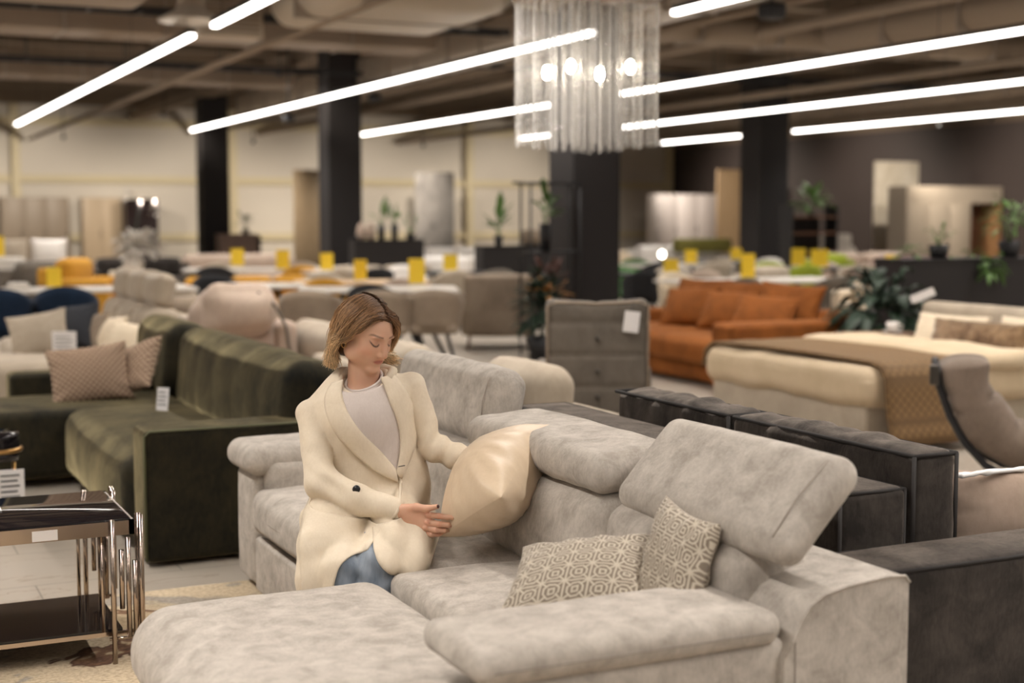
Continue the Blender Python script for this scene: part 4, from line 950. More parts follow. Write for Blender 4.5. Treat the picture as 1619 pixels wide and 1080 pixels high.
cabinet('wardrobe', 'glossy pale grey wardrobe in the far corner', 24.3, 26.7, 40, .6, 2.28, plain('gloss_grey', (.72, .67, .66), .5), 3, 'wardrobe')
kt = thing('kitchen_unit', 'beige kitchen wall unit with walnut lined corner niche', 'kitchen unit', (26, 28.3, 0))
kb = plain('beige_lacquer', (.42, .36, .29), .45)
obj('body', MB().box(24.2, 26.3, 27.9, 28.6, 0, 2.3), kb, kt)
obj('top_unit', MB().box(26.3, 27.35, 27.9, 28.6, 1.88, 2.3), kb, kt)
obj('niche_back', MB().box(26.3, 27.3, 28.55, 28.6, 0, 1.88), M_wood, kt)
obj('niche_side', MB().box(27.25, 27.35, 27.9, 28.55, 0, 1.88), wood('niche_walnut', (.24, .12, .05), (.34, .19, .09)), kt)
for k in range(3): obj('door', MB().soft(24.22+.7*k, 24.88+.7*k, 27.87, 27.9, .1, 1.85, r=.008, n=(1, 1, 1), fr=1), kb, kt)
sh = thing('open_shelf', 'dark open shelf with wooden boards beside the right column', 'shelf', (17.9, 24, 0))
for x in (17.25, 18.35):
    obj('upright', MB().box(x-.02, x+.02, 23.2, 23.6, 0, 1.75), M_black, sh)
for z in (.4, .8, 1.18, 1.5): obj('board', MB().box(17.25, 18.35, 23.2, 23.6, z, z+.035), M_wood, sh)
obj('back_panel', MB().box(17.27, 18.2, 23.58, 23.6, .4, 1.5), M_divider, sh)
pot_plant('grassy light green plant on top of the open shelf', 17.85, 23.4, 1.535, .1, .05, 40, (.28, .2, .28), .3, 61, M_leaf2, droop=.5, up=.4)
# planter dividers on the left
for (x0, x1, y_, h_, lb) in ((8.2, 9.5, 23.7, 1.12, 'charcoal planter divider under the left middle column'), (8.5, 9.95, 18.95, 1.10, 'charcoal planter divider left of the chandelier column')):
    d_ = thing('divider', lb, 'divider', ((x0+x1)/2, y_, 0))
    obj('panel', MB().box(x0, x1, y_-.15, y_+.15, .0, h_-.02), M_divider, d_); obj('top_cap', MB().box(x0-.01, x1+.01, y_-.16, y_+.16, h_-.02, h_), M_divider, d_)
for k, (x, z, r_, h_, n, sz, lb) in enumerate([(8.75, 1.12, .07, .26, 12, .16, 'light green grass in a tall black pot, left one of the pair'), (9.0, 1.12, .07, .27, 12, .16, 'light green grass in a tall black pot, right one of the pair'), (9.3, 1.12, .09, .10, 12, .1, 'low dark plant on the left planter divider')]):
    pot_plant(lb, x, 23.7, z, r_, h_, n, (.12, .1, .14), sz, 70+k, M_leaf2, droop=.2, up=.8)
for k, x in enumerate((8.38, 8.55)): tag(obj('vase', MB().lathe([(.05, 1.12), (.09, 1.2), (.07, 1.34), (.03, 1.42)], 14, T(x, 23.7)), M_pinkb), ('rose vase at the left end of the left divider', 'rose vase next to the black pots on the left divider')[k], 'vase')
pot_plant('spiky plant in a black pot on the second divider', 8.82, 18.95, 1.10, .07, .15, 16, (.12, .1, .16), .2, 75, M_leaf2, droop=.2, up=.8)
tag(obj('basket', MB().lathe([(.12, 1.10), (.17, 1.18), (.15, 1.3), (.1, 1.33)], 14, T(9.35, 18.95)), M_taupe), 'taupe basket on the second planter divider', 'basket')
# small lamp glowing beyond the column
lp = thing('table_lamp', 'small glowing globe lamp right of the chandelier column', 'lamp', (14.1, 23, 0))
obj('stand', MB().tube([(14.1, 23, 0), (14.1, 23, .74)], .03, 8), M_black, lp)
obj('globe', MB().lathe([(.01, .76), (.04, .78), (.055, .82), (.04, .86), (.01, .88)], 16, T(14.1, 23)), emis('lamp_globe', (1, .9, .75), 18), lp)
# ---------------------------------------------------------------- spotlights for walls and columns, plus ones added only to brighten
def spot(label, x, y, z, tx, ty, tz, e, size=70, group=None):
    t_ = thing('track_spotlight', label, 'spotlight', (x, y, z), group=group)
    d = (Vector((tx, ty, tz))-Vector((x, y, z))).normalized()
    obj('lamp_head', MB().tube([Vector((x, y, z))-d*.13, Vector((x, y, z))-d*.02], .045, 12), M_black, t_)
    obj('stem', MB().tube([(x, y, z+.02), (x, y, 5.2)], .012, 6), M_black, t_)
    l = bpy.data.lights.new('spot', 'SPOT'); l.energy = e; l.spot_size = math.radians(size); l.spot_blend = .8; l.color = (1, .88, .74); l.shadow_soft_size = .05
    lo = bpy.data.objects.new('spot_lamp', l); C.objects.link(lo); lo.parent = t_; lo.location = (0, 0, 0)
    lo.rotation_euler = d.to_track_quat('-Z', 'Y').to_euler()
for x, q in ((0.5, 'leftmost one'), (5.5, 'second from the left'), (10.5, 'between the two left columns'), (15.5, 'middle one'), (20.5, 'rightmost one')): spot('black spotlight washing the far pale wall, '+q, x, 38.5, 3.55, x, 44, .6, 900, 95)
for y, q in ((14, 'nearest one'), (20, 'second nearest'), (26.5, 'middle one'), (33, 'second farthest'), (39, 'farthest one')): spot('added black spotlight brightening the dark right wall, '+q, 23.2, y, 3.7, 27.4, y, 1.6, 800, 100)  # row of lamps added to light the dark wall
spot('added spotlight brightening the tall cream marble slab', 24.0, 26.6, 3.7, 25.6, 30, 1.9, 420, 55)  # added lamp, gives the slab light from the front
spot('added spotlight brightening the beige kitchen unit', 23.6, 24.5, 3.7, 25.4, 28, 1.4, 420, 70)  # added lamp, lifts the front of the kitchen unit
spot('added spotlight brightening the oak board panel', 24.2, 34.6, 3.7, 25.9, 38, 1.8, 260, 50)  # added lamp, lifts the oak face
spot('spotlight brightening the top of the middle left column', 7.1, 24.2, 3.95, 8.06, 24.8, 3.35, 160, 50)
spot('spotlight brightening the top of the farthest column', 7.3, 34.6, 3.95, 8.27, 35.3, 3.3, 160, 50)
# ---------------------------------------------------------------- the woman (modelled as distance fields, then meshed)
def smin(a, b, k):
    h = np.clip(.5+.5*(b-a)/k, 0, 1); return b+(a-b)*h-k*h*(1-h)
def smax(a, b, k): return -smin(-a, -b, k)
def ell(P, c, r, M3=None):
    q = P-np.array(c, dtype=np.float32)
    if M3 is not None: q = q@M3
    r = np.array(r, dtype=np.float32)
    k0 = np.sqrt(((q/r)**2).sum(-1)); k1 = np.sqrt(((q/(r*r))**2).sum(-1))+1e-9
    return k0*(k0-1)/k1
def cap(P, a, b, ra, rb, sq=None):
    a = np.array(a, dtype=np.float32); b = np.array(b, dtype=np.float32); ab = b-a
    t = np.clip(((P-a)@ab)/max(1e-9, float(ab@ab)), 0, 1)
    return np.sqrt(((P-(a+t[..., None]*ab))**2).sum(-1))-(ra+(rb-ra)*t)
def chain(P, pts, rs, k=.008):
    d = None
    for i in range(len(pts)-1):
        e = cap(P, pts[i], pts[i+1], rs[i], rs[i+1]); d = e if d is None else smin(d, e, k)
    return d
def mesh_sdf(f, lo, hi, h):
    """surface nets"""
    n = [int(math.ceil((b-a)/h))+1 for a, b in zip(lo, hi)]
    g = [np.arange(k, dtype=np.float32)*h+a for k, a in zip(n, lo)]
    V = np.empty(n, dtype=np.float32)
    for i in range(n[0]):
        Y, Z = np.meshgrid(g[1], g[2], indexing='ij')
        V[i] = f(np.stack([np.full_like(Y, g[0][i]), Y, Z], -1))
    ins = V < 0
    c = np.zeros([k-1 for k in n], dtype=np.int8); pos = np.zeros([k-1 for k in n]+[3], dtype=np.float32); cnt = np.zeros([k-1 for k in n], dtype=np.float32)
    sl = lambda o: tuple(slice(q, q+m-1) for q, m in zip(o, n))
    for o in [(a, b, c_) for a in (0, 1) for b in (0, 1) for c_ in (0, 1)]: c += ins[sl(o)]
    act = (c > 0) & (c < 8)
    for ax in range(3):
        for o in [(a, b) for a in (0, 1) for b in (0, 1)]:
            o0 = list(o); o0.insert(ax, 0); o1 = list(o); o1.insert(ax, 1)
            v0, v1 = V[sl(o0)], V[sl(o1)]; cr = (v0 < 0) != (v1 < 0)
            t_ = np.where(cr, v0/(np.where(cr, v0-v1, 1)), 0)
            for d in range(3): pos[..., d] += np.where(cr, (t_ if d == ax else o0[d]), 0)
            cnt += cr
    idx = -np.ones(act.shape, dtype=np.int64); A = np.argwhere(act); idx[act] = np.arange(len(A))
    P = (A+pos[act]/cnt[act][:, None])*h+np.array(lo)
    F = []
    for ax in range(3):
        a0 = [slice(1, q_-1) for q_ in n]; a0[ax] = slice(0, n[ax]-1); a1 = list(a0); a1[ax] = slice(1, n[ax])
        s0, s1 = ins[tuple(a0)], ins[tuple(a1)]; cr = np.argwhere(s0 != s1)
        if not len(cr): continue
        fl = s0[tuple(cr.T)]; off = np.array([1, 1, 1]); off[ax] = 0; q = cr+off
        b, c_ = [(1, 2), (2, 0), (0, 1)][ax]
        e1 = np.zeros(3, int); e1[b] = 1; e2 = np.zeros(3, int); e2[c_] = 1
        v = [idx[tuple((q-e1-e2).T)], idx[tuple((q-e2).T)], idx[tuple(q.T)], idx[tuple((q-e1).T)]]
        qd = np.stack(v, 1); qd[~fl] = qd[~fl][:, ::-1]; F.append(qd)
    return P.astype(np.float32), np.concatenate(F)
WO = Vector((1.532, 4.255, 0)); WR = -math.radians(25.5)
pr_ = thing('person', 'seated woman in cream coat and jeans looking down at a pillow she holds', 'person', WO, WR)
def sdf_obj(name, parts, mat, parent, cols=None):
    mb = MB(); C_ = []
    for i, (P, F) in enumerate(parts):
        mb.add(P.tolist(), F.tolist(), True)
        if cols is not None: C_.append(cols[i])
    if cols is not None: mb.col = np.concatenate(C_)
    return obj(name, mb, mat, parent, world=False)
# --- head frame: x to her left, -y forward, z up
HC = np.array([-.016, .012, 1.136]); hy, hp, hrl = math.radians(49), math.radians(21), math.radians(2)
HM = (Matrix.Rotation(hy, 3, 'Z') @ Matrix.Rotation(hp, 3, 'X') @ Matrix.Rotation(hrl, 3, 'Y'))
HMn = np.array(HM, dtype=np.float32)
def to_head(P): return (P-HC.astype(np.float32))@HMn
def from_head(P): return np.asarray(P)@HMn.T+HC
EYE = [(-.030, -.078, -.002), (.030, -.078, -.002)]
def headf(Q):
    ax = np.abs(Q[..., 0]); S = np.stack([ax, Q[..., 1], Q[..., 2]], -1)
    d = ell(Q, (0, .018, .028), (.070, .088, .073))
    d = smin(d, ell(Q, (0, -.030, .018), (.060, .060, .062)), .02)
    d = smin(d, ell(Q, (0, -.034, -.047), (.050, .053, .056)), .02)
    d = smin(d, ell(S, (.034, -.050, -.026), (.026, .030, .030)), .018)
    d = smin(d, ell(S, (.046, -.008, -.056), (.018, .036, .032)), .02)
    d = smin(d, ell(Q, (0, -.072, -.094), (.022, .019, .018)), .018)
    d = smin(d, ell(S, (.022, -.080, .020), (.022, .009, .007)), .012)           # brow
    d = smax(d, -ell(S, (.031, -.098, .001), (.020, .017, .014)), .012)         # sockets
    d = smin(d, ell(S, (.030, -.069, -.001), (.0150, .0150, .0135)), .004)      # closed lids over the eyes
    d = smin(d, ell(S, (.015, -.078, -.020), (.015, .012, .020)), .014)          # cheek beside the nose
    nose = cap(Q, (0, -.083, .012), (0, -.105, -.029), .0070, .0085)
    nose = smin(nose, ell(Q, (0, -.103, -.035), (.0095, .0100, .0085)), .006)
    nose = smin(nose, ell(S, (.0105, -.094, -.037), (.0065, .0085, .0065)), .005)
    d = smin(d, nose, .012)
    d = smin(d, ell(Q, (0, -.075, -.062), (.028, .011, .017)), .014)             # mouth mound
    d = smin(d, ell(S, (.009, -.0845, -.0572), (.0155, .0042, .0032)), .004)     # upper lip
    d = smin(d, ell(Q, (0, -.0835, -.0655), (.0185, .0046, .0040)), .004)       # lower lip
    d = smax(d, -ell(Q, (0, -.0905, -.0612), (.023, .0050, .0008)), .002)
    d = smin(d, ell(S, (.071, .012, -.010), (.006, .016, .028)), .006)          # ear
    d = smax(d, -ell(S, (.079, .008, -.006), (.005, .009, .016)), .005)
    return d
def neckf(P):
    d = cap(P, (-.025, .035, 1.06), (-.028, .045, .93), .050, .054)
    d = smin(d, ell(P, (-.03, .05, .92), (.13, .07, .045)), .03)
    return smin(d, ell(P, (-.03, .045, .89), (.12, .07, .05)), .03)
def bodytop(P): return smin(headf(to_head(P)), neckf(P), .018)
P, F = mesh_sdf(bodytop, (-.18, -.14, .84), (.14, .18, 1.26), .0028)
Q = to_head(P); S = np.abs(Q[:, 0])
skin = np.array([.64, .38, .26]); C_ = np.tile(skin, (len(P), 1))
def blend(C_, m, c): return C_*(1-m[:, None])+np.array(c)*m[:, None]
g = lambda d2: np.exp(-d2)
front = Q[:, 1] < -.04
C_ = blend(C_, .35*g(((S-.045)/.02)**2+((Q[:, 2]+.03)/.02)**2)*front, (.62, .26, .17))           # cheeks
C_ = blend(C_, .3*g(((Q[:, 0])/.012)**2+((Q[:, 2]+.035)/.012)**2)*front, (.60, .28, .19))
lip = np.clip(1.6-np.sqrt((Q[:, 0]/.0235)**2+((Q[:, 2]+.0615)/.0090)**2)*1.6, 0, 1)*(Q[:, 1] < -.072)
C_ = blend(C_, np.clip(lip*2.2, 0, 1)*.85, (.50, .16, .12))
line = g((Q[:, 0]/.022)**4+((Q[:, 2]+.0614)/.0014)**2)*(Q[:, 1] < -.076); C_ = blend(C_, .6*line, (.20, .05, .04))
# eyebrows, lash line of the lowered lids
bz = .0215+.006*np.clip((S-.012)/.03, 0, 1)-.010*np.clip((S-.038)/.016, 0, 1)**2
brow = (Q[:, 1] < -.045)*np.clip(1.4-np.abs(Q[:, 2]-bz)/.0028, 0, 1)*np.clip((S-.010)/.004, 0, 1)*np.clip((.053-S)/.006, 0, 1)
C_ = blend(C_, np.clip(brow, 0, 1)*.8, (.14, .07, .04))
lz = -.0085+.9*((S-.031)**2)/.018
lash = (Q[:, 1] < -.055)*np.clip(1.5-np.abs(Q[:, 2]-lz)/.0028, 0, 1)*np.clip((S-.017)/.003, 0, 1)*np.clip((.048-S)/.003, 0, 1)
C_ = blend(C_, np.clip(lash, 0, 1)*.95, (.035, .018, .014))
lid = (Q[:, 1] < -.06)*g(((S-.031)/.014)**2+((Q[:, 2]-.003)/.008)**2); C_ = blend(C_, .35*lid, (.36, .17, .12))
col_top = np.concatenate([C_, np.ones((len(P), 1))], 1)
top = (P, F)
# --- right hand (nearer the viewer) and the other hand behind the pillow
def handf(P):
    wr_ = (.098, -.192, .603)
    d = cap(P, (.06, -.18, .612), wr_, .026, .0225)
    d = smin(d, cap(P, wr_, (.150, -.206, .597), .022, .021), .015)
    d = smin(d, cap(P, (.135, -.205, .605), (.192, -.222, .596), .017, .0125), .012)
    d = smin(d, cap(P, (.135, -.205, .592), (.190, -.226, .575), .017, .0125), .012)
    d = smin(d, cap(P, (.130, -.203, .580), (.184, -.224, .558), .015, .0115), .012)
    d = smin(d, cap(P, (.125, -.200, .575), (.176, -.218, .545), .013, .010), .012)
    FG = [([(.192, -.222, .597), (.226, -.240, .598), (.253, -.247, .596), (.276, -.248, .594)], [.0105, .0088, .0078, .0066]),
          ([(.192, -.226, .576), (.228, -.246, .574), (.254, -.245, .571), (.272, -.226, .566)], [.0108, .0092, .0082, .0068]),
          ([(.186, -.224, .559), (.218, -.243, .555), (.243, -.240, .553), (.260, -.219, .551)], [.0103, .0088, .0078, .0066]),
          ([(.176, -.218, .545), (.203, -.233, .539), (.224, -.227, .538), (.238, -.207, .540)], [.0092, .0078, .0070, .006])]
    fd = None
    for pts, rs in FG:
        e = chain(P, pts, rs, .004); fd = e if fd is None else smin(fd, e, .0015)
    d = smin(d, fd, .005)
    th = chain(P, [(.120, -.206, .612), (.158, -.226, .622), (.190, -.238, .620), (.222, -.250, .629)], [.016, .0125, .0105, .0075], .006)
    d = smin(d, th, .008)
    for q in ((.192, -.236, .600), (.192, -.240, .578), (.186, -.237, .560)): d = smin(d, ell(P, q, (.008, .006, .007)), .006)
    return d
P, F = mesh_sdf(handf, (.03, -.28, .50), (.30, -.14, .66), .0022)
C_ = np.tile(np.array([.63, .36, .245]), (len(P), 1))
kn = sum(g((((P-np.array(q))**2).sum(1))/.009**2) for q in ((.192, -.238, .600), (.192, -.242, .578), (.186, -.238, .560), (.228, -.25, .598), (.228, -.252, .574)))
C_ = blend(C_, np.clip(kn, 0, 1)*.35, (.62, .24, .16))
for q, r_ in (((.281, -.254, .597), .0098), ((.229, -.257, .632), .0085), ((.277, -.222, .567), .0085), ((.264, -.215, .552), .008), ((.241, -.203, .541), .007)):
    m_ = (((P-np.array(q))**2).sum(1) < r_**2).astype(float); C_ = blend(C_, m_, (.045, .008, .012))
col_r = np.concatenate([C_, np.ones((len(P), 1))], 1); hand_r = (P, F)
def handlf(P):
    d = cap(P, (.31, .01, .73), (.36, -.005, .72), .024, .021)
    d = smin(d, cap(P, (.36, -.005, .72), (.42, -.02, .715), .022, .024), .015)
    for k in range(4):
        z = .738-.017*k; e = chain(P, [(.425, -.02, z), (.462, -.03, z-.004), (.485, -.05, z-.008), (.495, -.07, z-.01)], [.0105, .009, .008, .0068], .004); d = smin(d, e, .004)
    return smin(d, chain(P, [(.375, -.03, .735), (.40, -.055, .75), (.425, -.075, .752)], [.013, .0105, .008], .004), .008)
P, F = mesh_sdf(handlf, (.27, -.10, .65), (.52, .05, .78), .004)
col_l = np.tile(np.array([.63, .36, .245, 1.]), (len(P), 1)); hand_l = (P, F)
# hidden trunk and legs keep the body one figure under the clothes
def trunkf(P):
    d = smin(ell(P, (-.03, .05, .84), (.13, .09, .15)), ell(P, (.0, .08, .60), (.14, .10, .13)), .08)
    d = smin(d, cap(P, (-.02, .06, .80), (-.01, .07, .62), .10, .11), .04)
    for a, b in (((-.17, .0, .89), (-.14, -.12, .675)), ((-.14, -.12, .675), (.08, -.19, .607)), ((.11, .08, .945), (.20, .05, .76)), ((.20, .05, .76), (.33, .0, .725))): d = smin(d, cap(P, a, b, .034, .028), .03)
    return d
tr_ = mesh_sdf(trunkf, (-.25, -.26, .46), (.40, .2, 1.02), .011); col_t = np.tile(np.array([.64, .38, .26, 1.]), (len(tr_[0]), 1))
M_skin = colattr('skin', .48, Subsurface_Weight=.12, Subsurface_Scale=.02)
body = sdf_obj('body', [top, hand_r, hand_l, tr_], M_skin, pr_, [col_top, col_r, col_l, col_t])
# --- coat
def n3(P, s, sd=0):
    x, y, z = P[..., 0]*s+sd, P[..., 1]*s+sd*1.7, P[..., 2]*s
    return np.sin(x*1.3+1.7*np.sin(y*.9+z*1.1))*np.sin(z*1.1+1.3*np.sin(x*.7+y))
def torsof(P):
    d = ell(P, (-.035, .045, .85), (.165, .120, .19))
    d = smin(d, cap(P, (-.172, .015, .878), (.118, .085, .958), .044, .044), .05)
    d = smin(d, ell(P, (-.03, .06, .905), (.11, .055, .055)), .04)
    d = smin(d, ell(P, (.01, .065, .64), (.175, .135, .17)), .10)
    d = smin(d, ell(P, (-.045, -.035, .86), (.10, .06, .08)), .06)
    return d
def armrf(P):
    d = chain(P, [(-.186, .008, .868), (-.150, -.122, .680)], [.052, .046], .03)
    d = smin(d, chain(P, [(-.140, -.125, .672), (-.03, -.155, .632), (.092, -.186, .605)], [.050, .045, .036], .03), .03)
    d = smin(d, ell(P, (-.192, .010, .886), (.044, .040, .034)), .018)
    el = np.exp(-(((P-np.array((-.10, -.13, .68), dtype=np.float32))**2).sum(-1))/.07**2)
    d = d+el*.007*np.sin((P[..., 0]*.6+P[..., 2]*1.0)*95)+.001*n3(P, 30)
    cut = (P-np.array((.112, -.19, .603), dtype=np.float32))@np.array((.965, -.18, -.19), dtype=np.float32)
    d = smax(d, cut, .004)
    return d
def armlf(P):
    d = chain(P, [(.120, .085, .945), (.190, .045, .762)], [.051, .042], .03)
    d = smin(d, chain(P, [(.200, .045, .762), (.27, .02, .738), (.345, -.0, .722)], [.042, .040, .037], .02), .02)
    d = smin(d, ell(P, (.116, .088, .966), (.044, .040, .034)), .018)
    el = np.exp(-(((P-np.array((.21, .02, .78), dtype=np.float32))**2).sum(-1))/.07**2)
    return d+el*.007*np.sin((P[..., 0]*.9-P[..., 2]*.5)*110)+.002*n3(P, 30)
def skirtf(P):
    # cloth over her right thigh, falling beside the knee
    l = chain(P, [(-.09, .05, .60), (-.135, -.14, .56), (-.150, -.25, .515), (-.155, -.29, .42), (-.158, -.30, .28)], [.105, .062, .044, .036, .040], .05)
    l = smin(l, chain(P, [(-.04, .02, .58), (-.075, -.14, .555), (-.085, -.24, .528)], [.10, .055, .028], .03), .04)
    l = smin(l, chain(P, [(-.15, -.27, .45), (-.118, -.305, .42), (-.120, -.315, .30)], [.032, .022, .022], .03), .03)
    # cloth over her left thigh
    r = chain(P, [(.06, .04, .59), (.070, -.14, .555), (.085, -.235, .520), (.110, -.275, .455)], [.10, .055, .036, .026], .04)
    r = smin(r, chain(P, [(.09, -.08, .56), (.150, -.17, .525), (.160, -.24, .470), (.150, -.275, .415)], [.07, .052, .040, .026], .03), .03)
    b = ell(P, (.01, .10, .53), (.19, .14, .075))
    d = smin(smin(l, r, .012), b, .05)
    fold = .005*np.sin((P[..., 0]*1.0+P[..., 2]*.35)*70+2*np.sin(P[..., 2]*20))
    return d+fold*.6
def coatf(P):
    t_ = torsof(P); k = smin(t_, skirtf(P), .035)
    a = smin(armrf(P), armlf(P), .001)
    d = smin(k, a, .005)
    # armpit and waist creases
    d = d+.0022*n3(P, 22, 3)
    # open neck
    d = smax(d, -ell(P, (-.028, -.0, 1.035), (.075, .105, .105)), .010)
    return d
cp_, cf_ = mesh_sdf(coatf, (-.27, -.40, .24), (.40, .27, 1.05), .0062)
M_coat = fabric('cream_wool', (.67, .575, .44), (.76, .665, .53), 8, 160, .35, .0008, stint=(1, .95, .85))
coat = sdf_obj('coat', [(cp_, cf_)], M_coat, pr_)
def hit(x, z, f=coatf, y0=-.45, y1=.2):
    ys = np.linspace(y0, y1, 261, dtype=np.float32)
    v = f(np.stack([np.full_like(ys, x), ys, np.full_like(ys, z)], -1)); i = np.argmax(v < 0)
    if v[i] >= 0: return .05
    a, b = v[i-1], v[i]; return float(ys[i-1]+(ys[i]-ys[i-1])*a/(a-b))
def interp(pts, t):
    q = t*(len(pts)-1); i = min(int(q), len(pts)-2); f = q-i
    p = [Vector(pts[max(0, min(len(pts)-1, j))]) for j in (i-1, i, i+1, i+2)]
    return .5*((2*p[1])+(-p[0]+p[2])*f+(2*p[0]-5*p[1]+4*p[2]-p[3])*f*f+(-p[0]+3*p[1]-3*p[2]+p[3])*f**3)
def patch(A, B, off, n=26, m=9, th=.004, bulge=0, f=torsof, dip=0, sm_=3, clr=-1):
    g_ = []
    for i in range(n):
        a, b = interp(A, i/(n-1)), interp(B, i/(n-1)); row = []
        for j in range(m):
            q = j/(m-1); x = a.x+(b.x-a.x)*q; z = a.y+(b.y-a.y)*q-dip*math.sin(PI*q)*(1-i/(n-1))**3
            row.append((x, hit(x, z, f)-off-bulge*math.sin(PI*min(1, q*.85+.15))**.7, z))
        g_.append(row)
    y00 = [[p[1]+off for p in r] for r in g_]
    # smooth the depth so the cloth lies evenly
    for _ in range(sm_):
        h_ = [[p[1] for p in r] for r in g_]
        for i in range(1, n-1):
            for j in range(m): g_[i][j] = (g_[i][j][0], (h_[i-1][j]+2*h_[i][j]+h_[i+1][j])/4, g_[i][j][2])
    for i in range(n):
        for j in range(m): x, y, z = g_[i][j]; g_[i][j] = (x, min(y, y00[i][j]-clr), z)
    return MB().sheet(g_, th)
# sweater showing in the opening
V_ = lambda *p: [Vector((a, b, 0)) for a, b in p]
sw = patch(V_((-.098, .962), (-.085, .90), (-.045, .84), (.015, .775), (.074, .705)), V_((.045, .978), (.076, .93), (.096, .865), (.104, .79), (.092, .705)), .006, bulge=.004, dip=.016)
M_knit = fabric('pale_knit', (.56, .49, .45), (.64, .57, .53), 6, 200, .2, .0006)
swo = obj('sweater', sw, M_knit, pr_, world=False)
def ringpts(cx, cy, cz, rx, ry, tilt, n=40): return [(cx+rx*math.cos(2*PI*i/n), cy+ry*math.sin(2*PI*i/n), cz+tilt*math.sin(2*PI*i/n)+.012*math.cos(2*PI*i/n)) for i in range(n+1)]
nb = MB()
for k in range(6):
    q = k/5; nb.tube(ringpts(-.024, .016, .984-.034*q, .058+.014*q, .068+.024*q, .026, 40), .0055, 6)
obj('neck_band', nb, M_knit, swo, world=False)
# shawl collar
lapA = V_((-.084, .990), (-.084, .950), (-.062, .895), (-.020, .833), (.035, .770), (.083, .705))
lapB = V_((-.118, .980), (-.138, .935), (-.122, .870), (-.075, .800), (.010, .715), (.090, .672))
obj('lapel', patch(lapB, lapA, .008, th=.010, bulge=.008), M_coat, coat, world=False)
rapA = V_((.034, .995), (.046, .970), (.066, .920), (.088, .86), (.096, .79), (.086, .70))
rapB = V_((.068, 1.002), (.090, .980), (.120, .925), (.140, .86), (.138, .78), (.098, .68))
obj('lapel', patch(rapA, rapB, .008, th=.010, bulge=.008), M_coat, coat, world=False)
cb = MB().tube([(-.098, -.030, .978), (-.108, .03, .992), (-.080, .085, 1.005), (-.025, .105, 1.010), (.035, .090, 1.012), (.066, .045, 1.010), (.056, -.012, .992)], [.012, .016, .018, .018, .018, .016, .012], 12)
obj('collar', cb, M_coat, coat, world=False)
# closing edge below the lapels, shoulder seams, buttons
def edge(pts, r, off=.001, f=coatf): return MB().tube([(x, hit(x, z, f)-off, z) for x, z in pts], r, 6)
obj('front_edge', edge([(.085, .70), (.098, .67), (.104, .64), (.100, .61), (.085, .585)], .005), M_coat, coat, world=False)
x_, z_ = -.028, .672
obj('button', MB().tube([(x_, hit(x_, z_)-.006, z_), (x_, hit(x_, z_)+.004, z_)], .012, 14), plain('black_button', (.008, .008, .01), .3), coat, world=False)
obj('buttonhole', edge([(.092, .722), (.112, .724)], .0018, .0, lambda P: torsof(P)+.0-.028), M_greyc, coat, world=False)
# jeans
def jeansf(P):
    a = chain(P, [(-.05, .05, .51), (-.062, -.20, .480), (-.062, -.305, .452), (-.060, -.320, .36), (-.11, -.22, .10)], [.07, .058, .054, .050, .048], .03)
    b = chain(P, [(.05, .05, .51), (.045, -.20, .490), (.042, -.300, .462), (.030, -.320, .36), (-.03, -.22, .10)], [.07, .060, .056, .052, .048], .03)
    return smin(a, b, .003)+.003*np.sin(P[..., 0]*60+P[..., 2]*90+2*np.sin(P[..., 1]*30))
m, t, b = newmat('washed_denim')
t.links.new(ramp(t, tex(t, 'ShaderNodeTexNoise', 14, 4, .6, (1, 1, .3)), [(.35, (.13, .165, .215)), (.7, (.36, .41, .47))]), b.inputs['Base Color']); b.inputs['Roughness'].default_value = .9
cj = lambda P: np.minimum(coatf(P), jeansf(P))
obj('front_panel', patch(V_((-.195, .62), (-.190, .52), (-.178, .42), (-.172, .27)), V_((.055, .560), (.010, .512), (-.062, .470), (-.098, .30)), .013, n=34, m=18, th=.007, f=cj, sm_=10, clr=.007), M_coat, coat, world=False)
obj('front_panel', patch(V_((.020, .560), (.050, .495), (.085, .447), (.125, .412)), V_((.150, .60), (.205, .545), (.212, .480), (.186, .408)), .013, n=34, m=18, th=.007, f=cj, sm_=10, clr=.007), M_coat, coat, world=False)
sdf_obj('jeans', [mesh_sdf(jeansf, (-.2, -.42, .07), (.16, .16, .66), .008)], m, pr_)
bt_ = MB()
for x0_, y0_ in ((-.12, -.21), (-.035, -.21)): bt_.soft(x0_-.04, x0_+.04, y0_-.17, y0_+.07, .017, .11, r=.038, n=(2, 4, 2)) if False else bt_.soft(x0_-.035, x0_+.035, y0_-.09, y0_+.10, .018, .12, r=.034, n=(2, 4, 2))
sh_ = MB().soft(-.155, -.085, -.30, -.12, .018, .12, r=.034, n=(2, 4, 2)); obj('boot', sh_, plain('dark_leather', (.02, .015, .012), .4), pr_, world=False)
sh_ = MB().soft(-.070, .0, -.30, -.12, .018, .12, r=.034, n=(2, 4, 2)); obj('boot', sh_, plain('dark_leather', (.02, .015, .012), .4), pr_, world=False)
